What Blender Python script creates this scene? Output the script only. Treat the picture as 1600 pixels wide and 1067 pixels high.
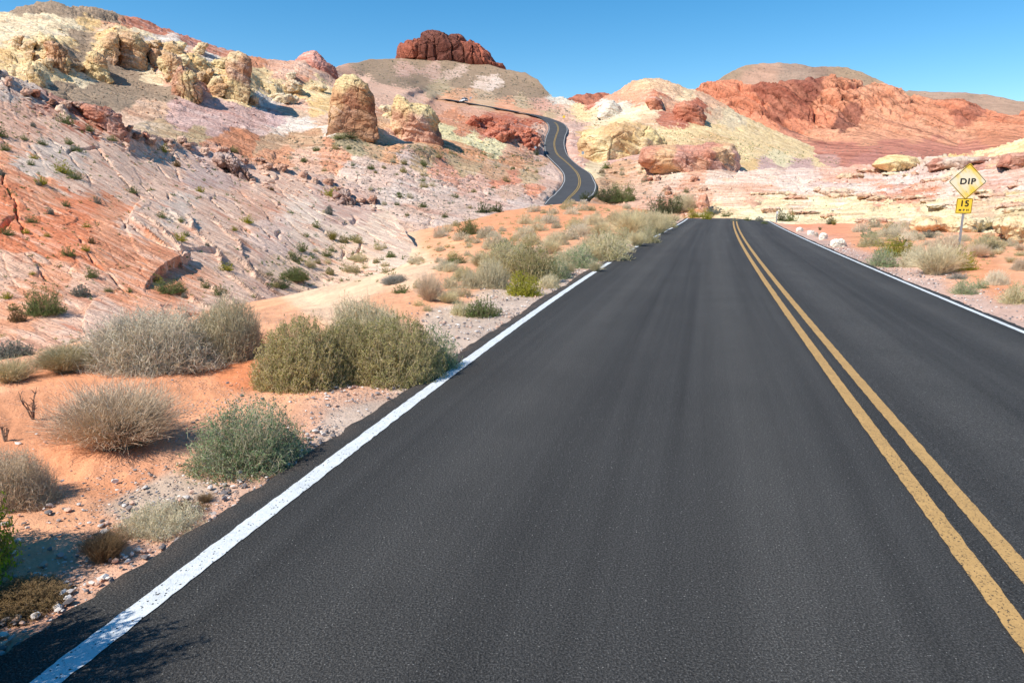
import bpy, math, random
import numpy as np
from mathutils import Vector

# ------------------------------------------------------------------ camera
CX, CY, F, CAMH = 800.0, 533.5, 1067.0, 1.6
PITCH = math.atan((CY - 309.0) / F)
cp, sp = math.cos(PITCH), math.sin(PITCH)
scene = bpy.context.scene
for o in list(bpy.data.objects):
    bpy.data.objects.remove(o)
cam_d = bpy.data.cameras.new("camera")
cam_d.sensor_width = 36.0
cam_d.lens = 36.0 * F / 1600.0
cam_d.clip_start = 0.05
cam_d.clip_end = 20000
cam = bpy.data.objects.new("camera", cam_d)
scene.collection.objects.link(cam)
cam.location = (0, 0, CAMH)
cam.rotation_euler = (math.pi / 2 - PITCH, 0, 0)
scene.camera = cam

# ------------------------------------------------------------------ sky, sun, exposure
SUN_EL = math.radians(49)
SD = Vector((-0.86, -0.50, 0)).normalized()          # horizontal direction towards the sun
world = bpy.data.worlds.new("World")
scene.world = world
world.use_nodes = True
wn = world.node_tree
wn.nodes.clear()
sky = wn.nodes.new("ShaderNodeTexSky")
sky.sky_type = 'NISHITA'
sky.sun_disc = False
sky.sun_elevation = SUN_EL
sky.sun_rotation = math.atan2(SD.x, SD.y)
sky.altitude = 600
sky.air_density = 1.0
sky.dust_density = 0.0
sky.ozone_density = 2.5
bg = wn.nodes.new("ShaderNodeBackground")
bg.inputs[1].default_value = 0.10
wo = wn.nodes.new("ShaderNodeOutputWorld")
hs = wn.nodes.new("ShaderNodeHueSaturation")
hs.inputs["Hue"].default_value = 0.493
hs.inputs["Saturation"].default_value = 1.38
hs.inputs["Value"].default_value = 1.28
wn.links.new(sky.outputs[0], hs.inputs["Color"])
wn.links.new(hs.outputs[0], bg.inputs[0])
wn.links.new(bg.outputs[0], wo.inputs[0])
sun_d = bpy.data.lights.new("sun", 'SUN')
sun_d.energy = 4.9
sun_d.angle = math.radians(0.53)
sun_d.color = (1.0, 0.93, 0.83)
sun = bpy.data.objects.new("sun", sun_d)
scene.collection.objects.link(sun)
sdir = Vector((SD.x * math.cos(SUN_EL), SD.y * math.cos(SUN_EL), math.sin(SUN_EL)))
sun.rotation_euler = (-sdir).to_track_quat('-Z', 'Y').to_euler()
sun.location = (0, 0, 100)
scene.view_settings.view_transform = 'Standard'
scene.view_settings.look = 'None'
scene.view_settings.exposure = 0.31
scene.view_settings.gamma = 1.0

# ------------------------------------------------------------------ maths helpers
def P(u, v, Y):
    """world point seen at photo pixel (u, v) that lies Y metres ahead"""
    u = np.asarray(u, float); v = np.asarray(v, float); Y = np.asarray(Y, float)
    dx = (u - CX) / F; dz = -(v - CY) / F
    dy = cp + dz * sp; dzz = -sp + dz * cp
    k = Y / dy
    return np.stack([dx * k, Y + 0 * k, CAMH + dzz * k], -1)

def proj(p):
    x, y, z = p[..., 0], p[..., 1], p[..., 2] - CAMH
    d = y * cp - z * sp; up = y * sp + z * cp
    d = np.where(d < 0.05, 0.05, d)
    return CX + F * x / d, CY - F * up / d

def onz(u, v, z=0.0):
    dz = -(v - CY) / F
    k = (z - CAMH) / (-sp + dz * cp)
    return (u - CX) / F * k, (cp + dz * sp) * k

_r = np.random.RandomState(7)
PERM = np.concatenate([_r.permutation(256)] * 3)
GR = _r.normal(size=(256, 3)); GR /= np.linalg.norm(GR, axis=1)[:, None]

def perlin(p):
    p = np.asarray(p, float)
    i = np.floor(p).astype(np.int64); f = p - i; i &= 255
    w = f * f * f * (f * (f * 6 - 15) + 10)
    out = 0
    for a in (0, 1):
        wa = w[..., 0] if a else 1 - w[..., 0]
        A = PERM[(i[..., 0] + a) & 255]
        for b in (0, 1):
            wb = w[..., 1] if b else 1 - w[..., 1]
            B = PERM[A + ((i[..., 1] + b) & 255)]
            for c in (0, 1):
                wc = w[..., 2] if c else 1 - w[..., 2]
                g = GR[PERM[B + ((i[..., 2] + c) & 255)]]
                d = g[..., 0] * (f[..., 0] - a) + g[..., 1] * (f[..., 1] - b) + g[..., 2] * (f[..., 2] - c)
                out = out + wa * wb * wc * d
    return out * 1.5

def fbm(p, n=4, g=0.5):
    s = 0; a = 1.0; q = np.asarray(p, float)
    for k in range(n):
        s = s + a * perlin(q + 17.3 * k); q = q * 2.03; a *= g
    return s

def ridged(p, n=4):
    s = 0; a = 1.0; q = np.asarray(p, float)
    for k in range(n):
        s = s + a * (1 - 2.2 * np.abs(perlin(q + 9.7 * k))); q = q * 2.07; a *= 0.5
    return s / 1.6

def worley(p):
    """2-D cells: F1, F2-F1, cell id"""
    i = np.floor(p).astype(np.int64)
    f1 = np.full(p.shape[:-1], 9.0); f2 = f1.copy(); cid = np.zeros(p.shape[:-1])
    for a in (-1, 0, 1):
        for b in (-1, 0, 1):
            ci = i[..., 0] + a; cj = i[..., 1] + b
            h = PERM[(PERM[ci & 255] + cj) & 255]
            h2 = PERM[h + 31]
            px = ci + 0.1 + 0.8 * h / 255.0; py = cj + 0.1 + 0.8 * h2 / 255.0
            d = np.hypot(p[..., 0] - px, p[..., 1] - py)
            n1 = d < f1
            f2 = np.where(n1, f1, np.minimum(f2, d)); cid = np.where(n1, PERM[h + 77] / 255.0, cid)
            f1 = np.where(n1, d, f1)
    return f1, f2 - f1, cid

def ss(a, b, x):
    t = np.clip((x - a) / (b - a), 0, 1); return t * t * (3 - 2 * t)

def lin(c):
    c = np.asarray(c, float) / 255.0
    return np.where(c <= 0.04045, c / 12.92, ((c + 0.055) / 1.055) ** 2.4)

class RBF:
    def __init__(s, pts, val, scale, kern='lin'):
        s.c = np.asarray(pts, float) * scale; s.sc = scale; s.k = kern
        val = np.asarray(val, float)
        n = len(s.c)
        d = np.linalg.norm(s.c[:, None] - s.c[None], axis=2)
        A = np.zeros((n + 3, n + 3)); A[:n, :n] = s.phi(d) + 1e-6 * np.eye(n)
        A[:n, n] = 1; A[:n, n + 1:] = s.c; A[n, :n] = 1; A[n + 1:, :n] = s.c.T
        s.w = np.linalg.lstsq(A, np.concatenate([val, [0, 0, 0]]), rcond=None)[0]
    def phi(s, d):
        if s.k == 'lin': return d
        if s.k == 'mid': return np.sqrt(d * d + 0.01)
        return d * d * np.log(d + 1e-9)
    def __call__(s, q):
        q = np.asarray(q, float) * s.sc
        sh = q.shape[:-1]; q = q.reshape(-1, 2); out = np.zeros(len(q)); n = len(s.c)
        for k in range(0, len(q), 60000):
            b = q[k:k + 60000]
            d = np.sqrt(((b[:, None] - s.c[None]) ** 2).sum(2))
            out[k:k + 60000] = s.phi(d) @ s.w[:n] + s.w[n] + b @ s.w[n + 1:]
        return out.reshape(sh)

def prof(pts, u):
    a = np.array(pts, float); return np.interp(u, a[:, 0], a[:, 1])

PALE = 0.20
def patch_colour(uv, samples, sharp=9.0, vs=1.6):
    """colour of the nearest named patch, with narrow soft borders"""
    S = np.array([(a, b * vs) for a, b, _ in samples], float)
    C = np.array([lin(c) for _, _, c in samples])
    q = np.stack([uv[..., 0], uv[..., 1] * vs], -1).reshape(-1, 2)
    out = np.zeros((len(q), 3))
    for k in range(0, len(q), 40000):
        b = q[k:k + 40000]
        d = np.sqrt(((b[:, None] - S[None]) ** 2).sum(2))
        d -= d.min(1)[:, None]
        w = np.exp(-d / sharp); w /= w.sum(1)[:, None]
        out[k:k + 40000] = w @ C
    g = out @ np.array([.3, .55, .15])
    out = (out + (g[:, None] - out) * PALE) * [1.0, .985, .89]
    return out.reshape(uv.shape[:-1] + (3,))

# ------------------------------------------------------------------ object helpers
def link(o, parent=None):
    scene.collection.objects.link(o)
    if parent is not None: o.parent = parent
    return o

def tag(o, label=None, cat=None, group=None, kind=None):
    if label: o['label'] = label
    if cat: o['category'] = cat
    if group: o['group'] = group
    if kind: o['kind'] = kind
    return o

def mesh_np(name, V, Fc, mats=(), midx=None, col=None, smooth=True, streak=None):
    V = np.ascontiguousarray(V, np.float32); Fc = np.asarray(Fc)
    me = bpy.data.meshes.new(name)
    n = len(Fc); k = Fc.shape[1]
    me.vertices.add(len(V)); me.vertices.foreach_set("co", V.ravel())
    me.loops.add(n * k); me.loops.foreach_set("vertex_index", Fc.astype(np.int32).ravel())
    me.polygons.add(n)
    me.polygons.foreach_set("loop_start", np.arange(0, n * k, k, dtype=np.int32))
    me.polygons.foreach_set("loop_total", np.full(n, k, np.int32))
    if midx is not None: me.polygons.foreach_set("material_index", np.asarray(midx, np.int32))
    me.polygons.foreach_set("use_smooth", np.full(n, smooth, bool))
    for m in mats: me.materials.append(m)
    me.update(calc_edges=True)
    if col is not None:
        a = me.color_attributes.new("Col", 'FLOAT_COLOR', 'POINT')
        c = np.ones((len(V), 4), np.float32); c[:, :3] = col
        a.data.foreach_set("color", c.ravel())
        st = me.attributes.new("Streak", 'FLOAT', 'POINT')
        st.data.foreach_set("value", np.ones(len(V), np.float32) if streak is None else np.ascontiguousarray(streak, np.float32))
    return me

def obj(name, me, parent=None, **k):
    o = link(bpy.data.objects.new(name, me), parent)
    tag(o, **k); return o

def empty(name, loc, rz=0, **k):
    o = link(bpy.data.objects.new(name, None)); o.location = loc; o.rotation_euler = (0, 0, rz)
    o.empty_display_size = 0.2
    tag(o, **k); return o

def grid_faces(n, m, off=0):
    i = np.arange(n - 1)[:, None]; j = np.arange(m - 1)[None]
    a = (i * m + j).ravel() + off
    return np.stack([a, a + 1, a + m + 1, a + m], 1)

class MB:
    """collects simple shapes for one mesh"""
    def __init__(s): s.v = []; s.f = []; s.n = 0
    def add(s, V, Fs):
        s.v += [tuple(map(float, q)) for q in V]; s.f += [tuple(int(a) + s.n for a in f) for f in Fs]; s.n += len(V); return s
    def box(s, c, d, R=None):
        V = [Vector((x * d[0] / 2, y * d[1] / 2, z * d[2] / 2)) for x in (-1, 1) for y in (-1, 1) for z in (-1, 1)]
        if R: V = [R @ q for q in V]
        V = [q + Vector(c) for q in V]
        return s.add(V, [(0, 1, 3, 2), (4, 6, 7, 5), (0, 4, 5, 1), (2, 3, 7, 6), (0, 2, 6, 4), (1, 5, 7, 3)])
    def prism(s, poly, y0, y1):
        """poly in x-z, extruded along y"""
        n = len(poly)
        V = [(x, y0, z) for x, z in poly] + [(x, y1, z) for x, z in poly]
        return s.add(V, [tuple(range(n)), tuple(range(2 * n - 1, n - 1, -1))] + [((i + 1) % n, i, i + n, (i + 1) % n + n) for i in range(n)])
    def tube(s, pts, rad, k=8):
        pts = [Vector(p) for p in pts]; V = []; n = len(pts)
        for i, p in enumerate(pts):
            t = (pts[min(i + 1, n - 1)] - pts[max(i - 1, 0)]).normalized()
            a = t.orthogonal().normalized(); b = t.cross(a); r = rad[i] if hasattr(rad, '__len__') else rad
            V += [p + a * math.cos(6.2832 * j / k) * r + b * math.sin(6.2832 * j / k) * r for j in range(k)]
        Fs = [(i * k + j, i * k + (j + 1) % k, (i + 1) * k + (j + 1) % k, (i + 1) * k + j) for i in range(n - 1) for j in range(k)]
        return s.add(V, Fs + [tuple(range(k))[::-1], tuple(range((n - 1) * k, n * k))])
    def build(s, name, m, parent=None, bevel=0, smooth=False, **kw):
        me = bpy.data.meshes.new(name); me.from_pydata(s.v, [], s.f); me.materials.append(m); me.update()
        o = obj(name, me, parent, **kw)
        if smooth: me.polygons.foreach_set("use_smooth", [True] * len(me.polygons))
        if bevel:
            b = o.modifiers.new("bevel", 'BEVEL'); b.width = bevel; b.segments = 2; b.limit_method = 'ANGLE'
        return o

# ------------------------------------------------------------------ materials
class NT:
    def __init__(s, name, rough=0.9, spec=0.2):
        s.m = bpy.data.materials.new(name); s.m.use_nodes = True; s.t = s.m.node_tree
        s.b = s.t.nodes["Principled BSDF"]
        s.b.inputs["Roughness"].default_value = rough
        s.b.inputs["Specular IOR Level"].default_value = spec
    def n(s, typ, **k):
        nd = s.t.nodes.new("ShaderNode" + typ)
        for a, b in k.items(): setattr(nd, a, b)
        return nd
    def l(s, a, b): s.t.links.new(a, b)
    def pos(s): return s.n("NewGeometry").outputs["Position"]
    def math(s, op, a, b=None, clamp=False):
        nd = s.n("Math", operation=op, use_clamp=clamp)
        for i, x in enumerate((a, b)):
            if x is None: continue
            if isinstance(x, (int, float)): nd.inputs[i].default_value = x
            else: s.l(x, nd.inputs[i])
        return nd.outputs[0]
    def noise(s, vec, scale, detail=4, rough=0.55, dist=0):
        nd = s.n("TexNoise"); nd.inputs["Scale"].default_value = scale
        nd.inputs["Detail"].default_value = detail; nd.inputs["Roughness"].default_value = rough
        nd.inputs["Distortion"].default_value = dist
        s.l(vec, nd.inputs["Vector"]); return nd.outputs[0]
    def voro(s, vec, scale, feature='F1', out="Distance"):
        nd = s.n("TexVoronoi", feature=feature); nd.inputs["Scale"].default_value = scale
        s.l(vec, nd.inputs["Vector"]); return nd.outputs[out]
    def ramp(s, fac, stops, interp='LINEAR'):
        nd = s.n("ValToRGB"); cr = nd.color_ramp; cr.interpolation = interp
        while len(cr.elements) < len(stops): cr.elements.new(0.5)
        for e, (p, c) in zip(cr.elements, stops):
            e.position = p; e.color = (c, c, c, 1) if isinstance(c, (int, float)) else tuple(c) + (1,)
        s.l(fac, nd.inputs[0]); return nd.outputs[0]
    def mix(s, f, a, b, typ='MIX'):
        nd = s.n("Mix", data_type='RGBA', blend_type=typ)
        for i, x in ((0, f), (6, a), (7, b)):
            if isinstance(x, (int, float)): nd.inputs[i].default_value = x
            elif isinstance(x, (tuple, list, np.ndarray)): nd.inputs[i].default_value = tuple(x)[:3] + (1,)
            else: s.l(x, nd.inputs[i])
        return nd.outputs[2]
    def dot(s, vec, w):
        nd = s.n("VectorMath", operation='DOT_PRODUCT'); s.l(vec, nd.inputs[0]); nd.inputs[1].default_value = w
        return nd.outputs["Value"]
    def comb(s, x, y, z):
        nd = s.n("CombineXYZ")
        for i, a in enumerate((x, y, z)): s.l(a, nd.inputs[i])
        return nd.outputs[0]
    def bump(s, h, dist, strength=1.0, nrm=None):
        nd = s.n("Bump"); nd.inputs["Distance"].default_value = dist; nd.inputs["Strength"].default_value = strength
        s.l(h, nd.inputs["Height"])
        if nrm is not None: s.l(nrm, nd.inputs["Normal"])
        return nd.outputs[0]
    def attr(s, name="Col"):
        nd = s.n("Attribute"); nd.attribute_name = name; return nd.outputs["Color"]
    def fin(s, col, nrm=None):
        if isinstance(col, (tuple, list, np.ndarray)): s.b.inputs["Base Color"].default_value = tuple(col)[:3] + (1,)
        else: s.l(col, s.b.inputs["Base Color"])
        if nrm is not None: s.l(nrm, s.b.inputs["Normal"])
        return s.m

GAIN = 1.13        # photo colour -> base colour for sunlit surfaces

def basis(q):
    q = Vector(q).normalized(); t1 = q.orthogonal().normalized()
    return q, t1, q.cross(t1)

def rock_mat(name, q=(0.3, 0.3, 0.9), period=1.0, streak=0.5, pale=0.35, rust=0.3, bump=0.1, crack=1.0, palec=(230, 212, 200), rustc=(196, 110, 78), warp=3.0, elong=9, mud=.35):
    t = NT(name, 0.93, 0.15)
    p = t.pos(); q, t1, t2 = basis(q)
    col = t.attr()
    w = t.noise(p, 0.15 / period, 3)
    qq = t.math('ADD', t.dot(p, tuple(q / period)), t.math('MULTIPLY', w, warp))
    sv = t.comb(qq, t.dot(p, tuple(t1 / (period * elong))), t.dot(p, tuple(t2 / (period * elong))))
    n1 = t.noise(sv, 1.0, 5, 0.65)
    n2 = t.noise(sv, 0.23, 3, 0.6)
    n3 = t.noise(p, 0.25 / period, 6, 0.6)
    n4 = t.noise(p, 2.6 / period, 5, 0.7)
    pf = t.ramp(n1, [(0.50, 0.0), (0.66, 1.0)])
    pf = t.math('MULTIPLY', pf, t.ramp(n3, [(0.35, 0.15), (0.65, 1.0)]))
    pf = t.math('MULTIPLY', pf, t.attr('Streak'))
    col = t.mix(t.math('MULTIPLY', pf, pale), col, lin(palec) * GAIN)
    rf = t.ramp(n1, [(0.34, 1.0), (0.48, 0.0)])
    rf = t.math('MULTIPLY', rf, t.ramp(n2, [(0.4, 0.1), (0.6, 1.0)]))
    rf = t.math('MULTIPLY', rf, t.attr('Streak'))
    col = t.mix(t.math('MULTIPLY', rf, rust), col, lin(rustc) * GAIN)
    br = t.ramp(n4, [(0.28, 1 - 0.62 * streak), (0.5, 1.0), (0.72, 1 + 0.3 * streak)])
    col = t.mix(1.0, col, br, 'MULTIPLY')
    sb = t.ramp(n1, [(0.2, 1 - 0.35 * streak), (0.5, 1.0), (0.8, 1.1)])
    col = t.mix(1.0, col, sb, 'MULTIPLY')
    # small pits and fissures, cut into the bump height only
    v = t.voro(sv, 0.55, 'DISTANCE_TO_EDGE')
    ck = t.ramp(v, [(0.0, 0.0), (0.06, 1.0)])
    h = t.math('ADD', t.math('MULTIPLY', n1, 1.1), t.math('MULTIPLY', n4, 0.7))
    h = t.math('ADD', h, t.math('MULTIPLY', ck, 0.6 * crack))
    v2 = t.voro(p, .9 / period, 'DISTANCE_TO_EDGE'); h = t.math('ADD', h, t.math('MULTIPLY', t.ramp(v2, [(0.0, 0.0), (0.05, 1.0)]), mud * crack))
    # thin dark brown lines along the beds
    ln = t.ramp(n1, [(0.405, 0.0), (0.43, 1.0), (0.455, 0.0)])
    col = t.mix(t.math('MULTIPLY', ln, .38 * streak), col, lin((110, 74, 60)))
    nr = t.bump(h, bump * period * 3.0, 1.0)
    fine = t.noise(p, 11 / period, 5, 0.7)
    nr = t.bump(fine, bump * period * 0.6, 1.0, nr)
    return t.fin(col, nr)

def simple_mat(name, rgb, rough=0.8, var=0.15, scale=20, metal=0.0, bump=0.0, spec=0.3, raw=False):
    t = NT(name, rough, spec); p = t.pos()
    t.b.inputs["Metallic"].default_value = metal
    c = np.asarray(rgb, float) if raw else lin(rgb) * GAIN
    n = t.noise(p, scale, 4)
    col = t.mix(1.0, c, t.ramp(n, [(0.3, 1 - var), (0.7, 1 + var)]), 'MULTIPLY')
    return t.fin(col, t.bump(n, bump) if bump else None)

def leaf_mat(name, a, b, scale=6.0, trans=0.25, dark=0.35):
    t = NT(name, 0.75, 0.2)
    p = t.n("TexCoord").outputs["Object"]
    n = t.noise(p, scale, 3); n2 = t.noise(p, scale * 14, 1)
    col = t.mix(t.ramp(n, [(0.35, 0.0), (0.65, 1.0)]), lin(a) * GAIN, lin(b) * GAIN)
    col = t.mix(1.0, col, t.ramp(n2, [(0.3, 1 - dark), (0.7, 1 + dark)]), 'MULTIPLY')
    rnd = t.n("ObjectInfo").outputs["Random"]
    col = t.mix(1.0, col, t.ramp(rnd, [(0.0, 0.82), (1.0, 1.08)]), 'MULTIPLY')
    t.l(col, t.b.inputs["Base Color"])
    tr = t.n("BsdfTranslucent"); t.l(col, tr.inputs[0])
    mx = t.n("MixShader"); mx.inputs[0].default_value = trans
    t.l(t.b.outputs[0], mx.inputs[1]); t.l(tr.outputs[0], mx.inputs[2])
    t.l(mx.outputs[0], t.t.nodes["Material Output"].inputs[0])
    return t.m
# ------------------------------------------------------------------ road alignment (traced, in metres)
_L = [onz(*q) for q in [(86,1048),(316,884),(460,774),(564,691),(735,555),(788,517),(887,453),(957,412),(1000,384),(1040,359),(1077,338.5)]]
_Y = [onz(*q) for q in [(1600,985),(1370,691),(1235,502),(1191,431),(1165,384),(1144,346.5)]]
_R = [onz(u, v, -0.2) for u, v in [(1600,520),(1574,509),(1454,455),(1398,437),(1340,411.5),(1287,386),(1220,356)]]
def _fit(p, deg=3):
    a = np.array(p); w = 1 / (a[:, 1] + 3)
    return np.polyfit(a[:, 1], a[:, 0], deg, w=w)
fL, fY, fR = _fit(_L), _fit(_Y, 2), _fit(_R, 2)
YC = 54.0
def curve(f, y):
    y = np.asarray(y, float)
    yy = np.clip(y, 1.5, YC)
    b = np.polyval(f, yy); d = np.polyval(np.polyder(f), yy)
    out = b + d * (y - yy)
    return out - np.where(y > YC, 0.016 * (y - YC) ** 2, 0)      # beyond the crest the road bends left
def road_z(x, y):
    """near road surface: level to the centre, falling to the right, over a crest at 54 m"""
    l, c, r = curve(fL, y), curve(fY, y), curve(fR, y)
    z = np.where(x > c, -0.2 * (x - c) / (r - c), 0.0)
    z = np.where(x > r, -0.2 - 0.05 * (x - r), z)
    z = z - np.where(y > YC, 0.0085 * (y - YC) ** 2, 0)
    return z

# far road: (v, left u, centre u, right u, distance)
FR = [(320,850,880,911,95),(314,855,886,917,100),(309,860,890,921,104),(306,864.5,893.5,926,107),(302,868,897.5,929.3,111),(295,874.5,903,931.5,118),(288.5,878.5,905.3,931.3,125),(282,881,905.6,928,132),(272,879.6,902.3,922.5,145),(262,872,894,907.5,158),
      (252,862,883,895,172),(241,852.5,870.5,886,188),(226.5,850.5,866,882,207),(214,853,868.5,883.4,220),(203.7,857,872,887,235),(195,856,870,882.5,249),(189,849.5,861,870,262),(184,840,849,853,275),
      (179,824,829,832.5,285),(175,801,807,812,292),(169.2,773,776,779,306),(161.7,731,733.5,736,326),(158.5,713,715,717,335),(155.6,697,699,701,345),(153.3,681,683,685,352)]
FRa = np.array(FR, float)

# ------------------------------------------------------------------ near ground
gpts = []
for y in (1, 3, 6, 10, 16, 24, 34, 46):
    l = float(curve(fL, y)); r = float(curve(fR, y))
    gpts += [(l - .6, y, -.03), (l - 2.2, y, 0.0 if y < 30 else -.15), (r + .6, y, -.24), (r + 2.5, y, -.14), (r + 9, y, .0)]
gpts += [(-5, 4, .05), (-5, 7, .0), (-4.4, 9, -.05), (-7.2, 9, -.7), (-9, 13, -1.5), (-14, 13, -1.6), (-12, 18, -2.0), (-8.9, 27, -2.5), (-6.5, 36, -2.9), (-8.5, 36, -3.0), (-14, 36, -2.6), (-7, 30, -2.3),
         (-5.5, 30, -1.8), (-5, 34, -1.5), (-4, 24, -.9), (-2.3, 24, -.45), (-1, 34, -.5), (-5.5, 60, -.9), (-3, 65, -.6), (0, 60, -.3), (3.7, 80, .75), (8.3, 86, 1.15), (13.5, 80, .6), (6.5, 50, -.25), (9, 62, .1),
         (-3, 45, -.9), (-8, 50, -2.2), (-30, 30, -3), (-40, 60, -4), (-30, 5, -2), (-20, -10, -1), (30, -10, 0), (10, -10, -.1), (-6, -10, 0), (30, 20, .3), (40, 50, 0), (22, 42, -.1), (26, 60, -.6), (21, 60, -1.0),
         (24, 80, -1.5), (14, 100, -1.0), (0, 110, -3), (-20, 100, -5), (40, 100, -3), (20, 30, .1), (-2.3, 15, .0), (-3.6, 15, -.5), (-2.6, 19, -.25)]
_g = np.array(gpts)
gH = RBF(_g[:, :2], _g[:, 2], 0.1, 'mid')
def ground_h(x, y):
    """broad height of the soil, road cut in"""
    sh = x.shape
    r = np.hypot(x, y)
    xc = np.clip(x, -60, 60); yc = np.clip(y, -20, 115)
    z = gH(np.stack([xc, yc], -1))
    z = z * (1 - ss(70, 140, r)) + (-9.0 - 6 * ss(140, 600, r)) * ss(80, 160, r)
    l, rr = curve(fL, y), curve(fR, y)
    yq = np.clip(y, -50, 76)
    rz = road_z(np.clip(x, curve(fL, yq) - 1, curve(fR, yq) + 1), yq)
    dl, dr = (l - .31) - x, x - (rr + .29)
    d = np.maximum(dl, dr)
    m = 1 - ss(0.0, 1.6, d)
    m = m * (1 - ss(66, 80, y))
    tgt = rz - .035 - .10 * (d < -0.15)
    return z * (1 - m) + tgt * m, d

def build_ground():
    ang = np.concatenate([np.radians(np.linspace(-180, -50, 40, endpoint=False)), np.radians(np.linspace(-50, 50, 900)), np.radians(np.linspace(50, 180, 40)[1:])])
    # finer towards the distance the lens shows
    r = np.concatenate([[0.05], np.geomspace(0.8, 30, 330), np.geomspace(30, 130, 130)[1:], np.geomspace(130, 9000, 24)[1:]])
    A, Rr = np.meshgrid(ang, r, indexing='ij')
    x, y = np.sin(A) * Rr, np.cos(A) * Rr
    z, d = ground_h(x, y)
    p = np.stack([x, y, z], -1)
    far = ss(.1, 1.2, d) * (1 - ss(60, 140, Rr))
    z = z + far * (0.035 * fbm(p * [.9, .9, 0], 4) + 0.012 * fbm(p * [5, 5, 0], 3) + .12 * fbm(p * [.16, .16, 0], 2) * ss(1, 5, d))
    # little rills on the shoulder
    z = z + ss(0, .4, d) * (1 - ss(20, 40, Rr)) * 0.008 * fbm(p * [14, 14, 0], 2)
    p[..., 2] = z
    uv = np.stack(proj(p), -1)
    wp = p[..., :3] * [1, 1, 0]
    uv = uv + np.stack([fbm(wp * .5, 3), fbm(wp * .5 + 50, 3)], -1) * np.clip(120 / Rr, 2, 40)[..., None]
    O1, O2, SA, GR_, PK, BR = (226,156,112), (220,142,94), (226,182,148), (205,176,156), (214,168,150), (196,150,118)
    S = [(0,560,O1),(100,600,O2),(300,600,O2),(390,575,(214,122,66)),(550,620,O1),(60,680,O2),(200,740,O2),(300,700,O1),(110,800,O1),(560,650,GR_),(420,640,O1),(650,600,GR_),(250,770,GR_),(20,900,O1),(90,890,O1),(60,930,O2),(160,850,O1),(300,830,O1),
         (700,500,GR_),(770,480,GR_),(640,480,O1),(700,440,O1),(850,440,GR_),(760,420,O1),(560,420,SA),(500,440,SA),(620,400,SA),(560,380,SA),(460,400,SA),(650,420,SA),(700,390,O1),(750,360,O2),(850,350,O2),(900,340,O2),(950,370,O2),(820,330,O2),(880,380,O1),
         (980,350,O1),(1060,345,PK),(1020,365,PK),(960,398,PK),(1000,335,O2),(300,520,O1),(200,500,SA),(50,500,O1),(400,500,O1),
         (1250,352,(226,134,90)),(1300,360,(226,140,98)),(1360,366,O1),(1260,372,PK),(1330,398,(190,142,126)),(1290,382,(190,142,126)),(1370,412,(190,142,126)),(1350,380,O2),(1450,445,PK),(1520,470,PK),(1590,497,PK),(1500,440,O1),(1560,455,O2),(1580,400,O1),(1540,420,O2),(1450,400,O1),(1450,370,O1),(1600,430,O1),(1380,360,O1),
         (1180,345,(224,196,150)),(1200,355,O1),(1130,338,O1),(1590,380,O1),(1400,430,PK)]
    col = patch_colour(uv, S, 7.0) * GAIN
    behind = (y < 1.0)[..., None]
    col = np.where(behind, lin(O1) * GAIN, col)
    col = col * (1 + .16 * fbm(wp * 1.3, 4))[..., None]
    # grey gravel beside the asphalt
    gr = (1 - ss(.2, 1.3, d + .8 * fbm(wp * .8, 3))) * (y < 60)
    col = col * (1 - .42 * gr[..., None]) + .42 * gr[..., None] * lin((176, 158, 148)) * GAIN
    n, m = x.shape
    me = mesh_np("ground", p.reshape(-1, 3), grid_faces(n, m), [M['soil']], col=col.reshape(-1, 3))
    return obj("ground", me, kind="structure")

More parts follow.
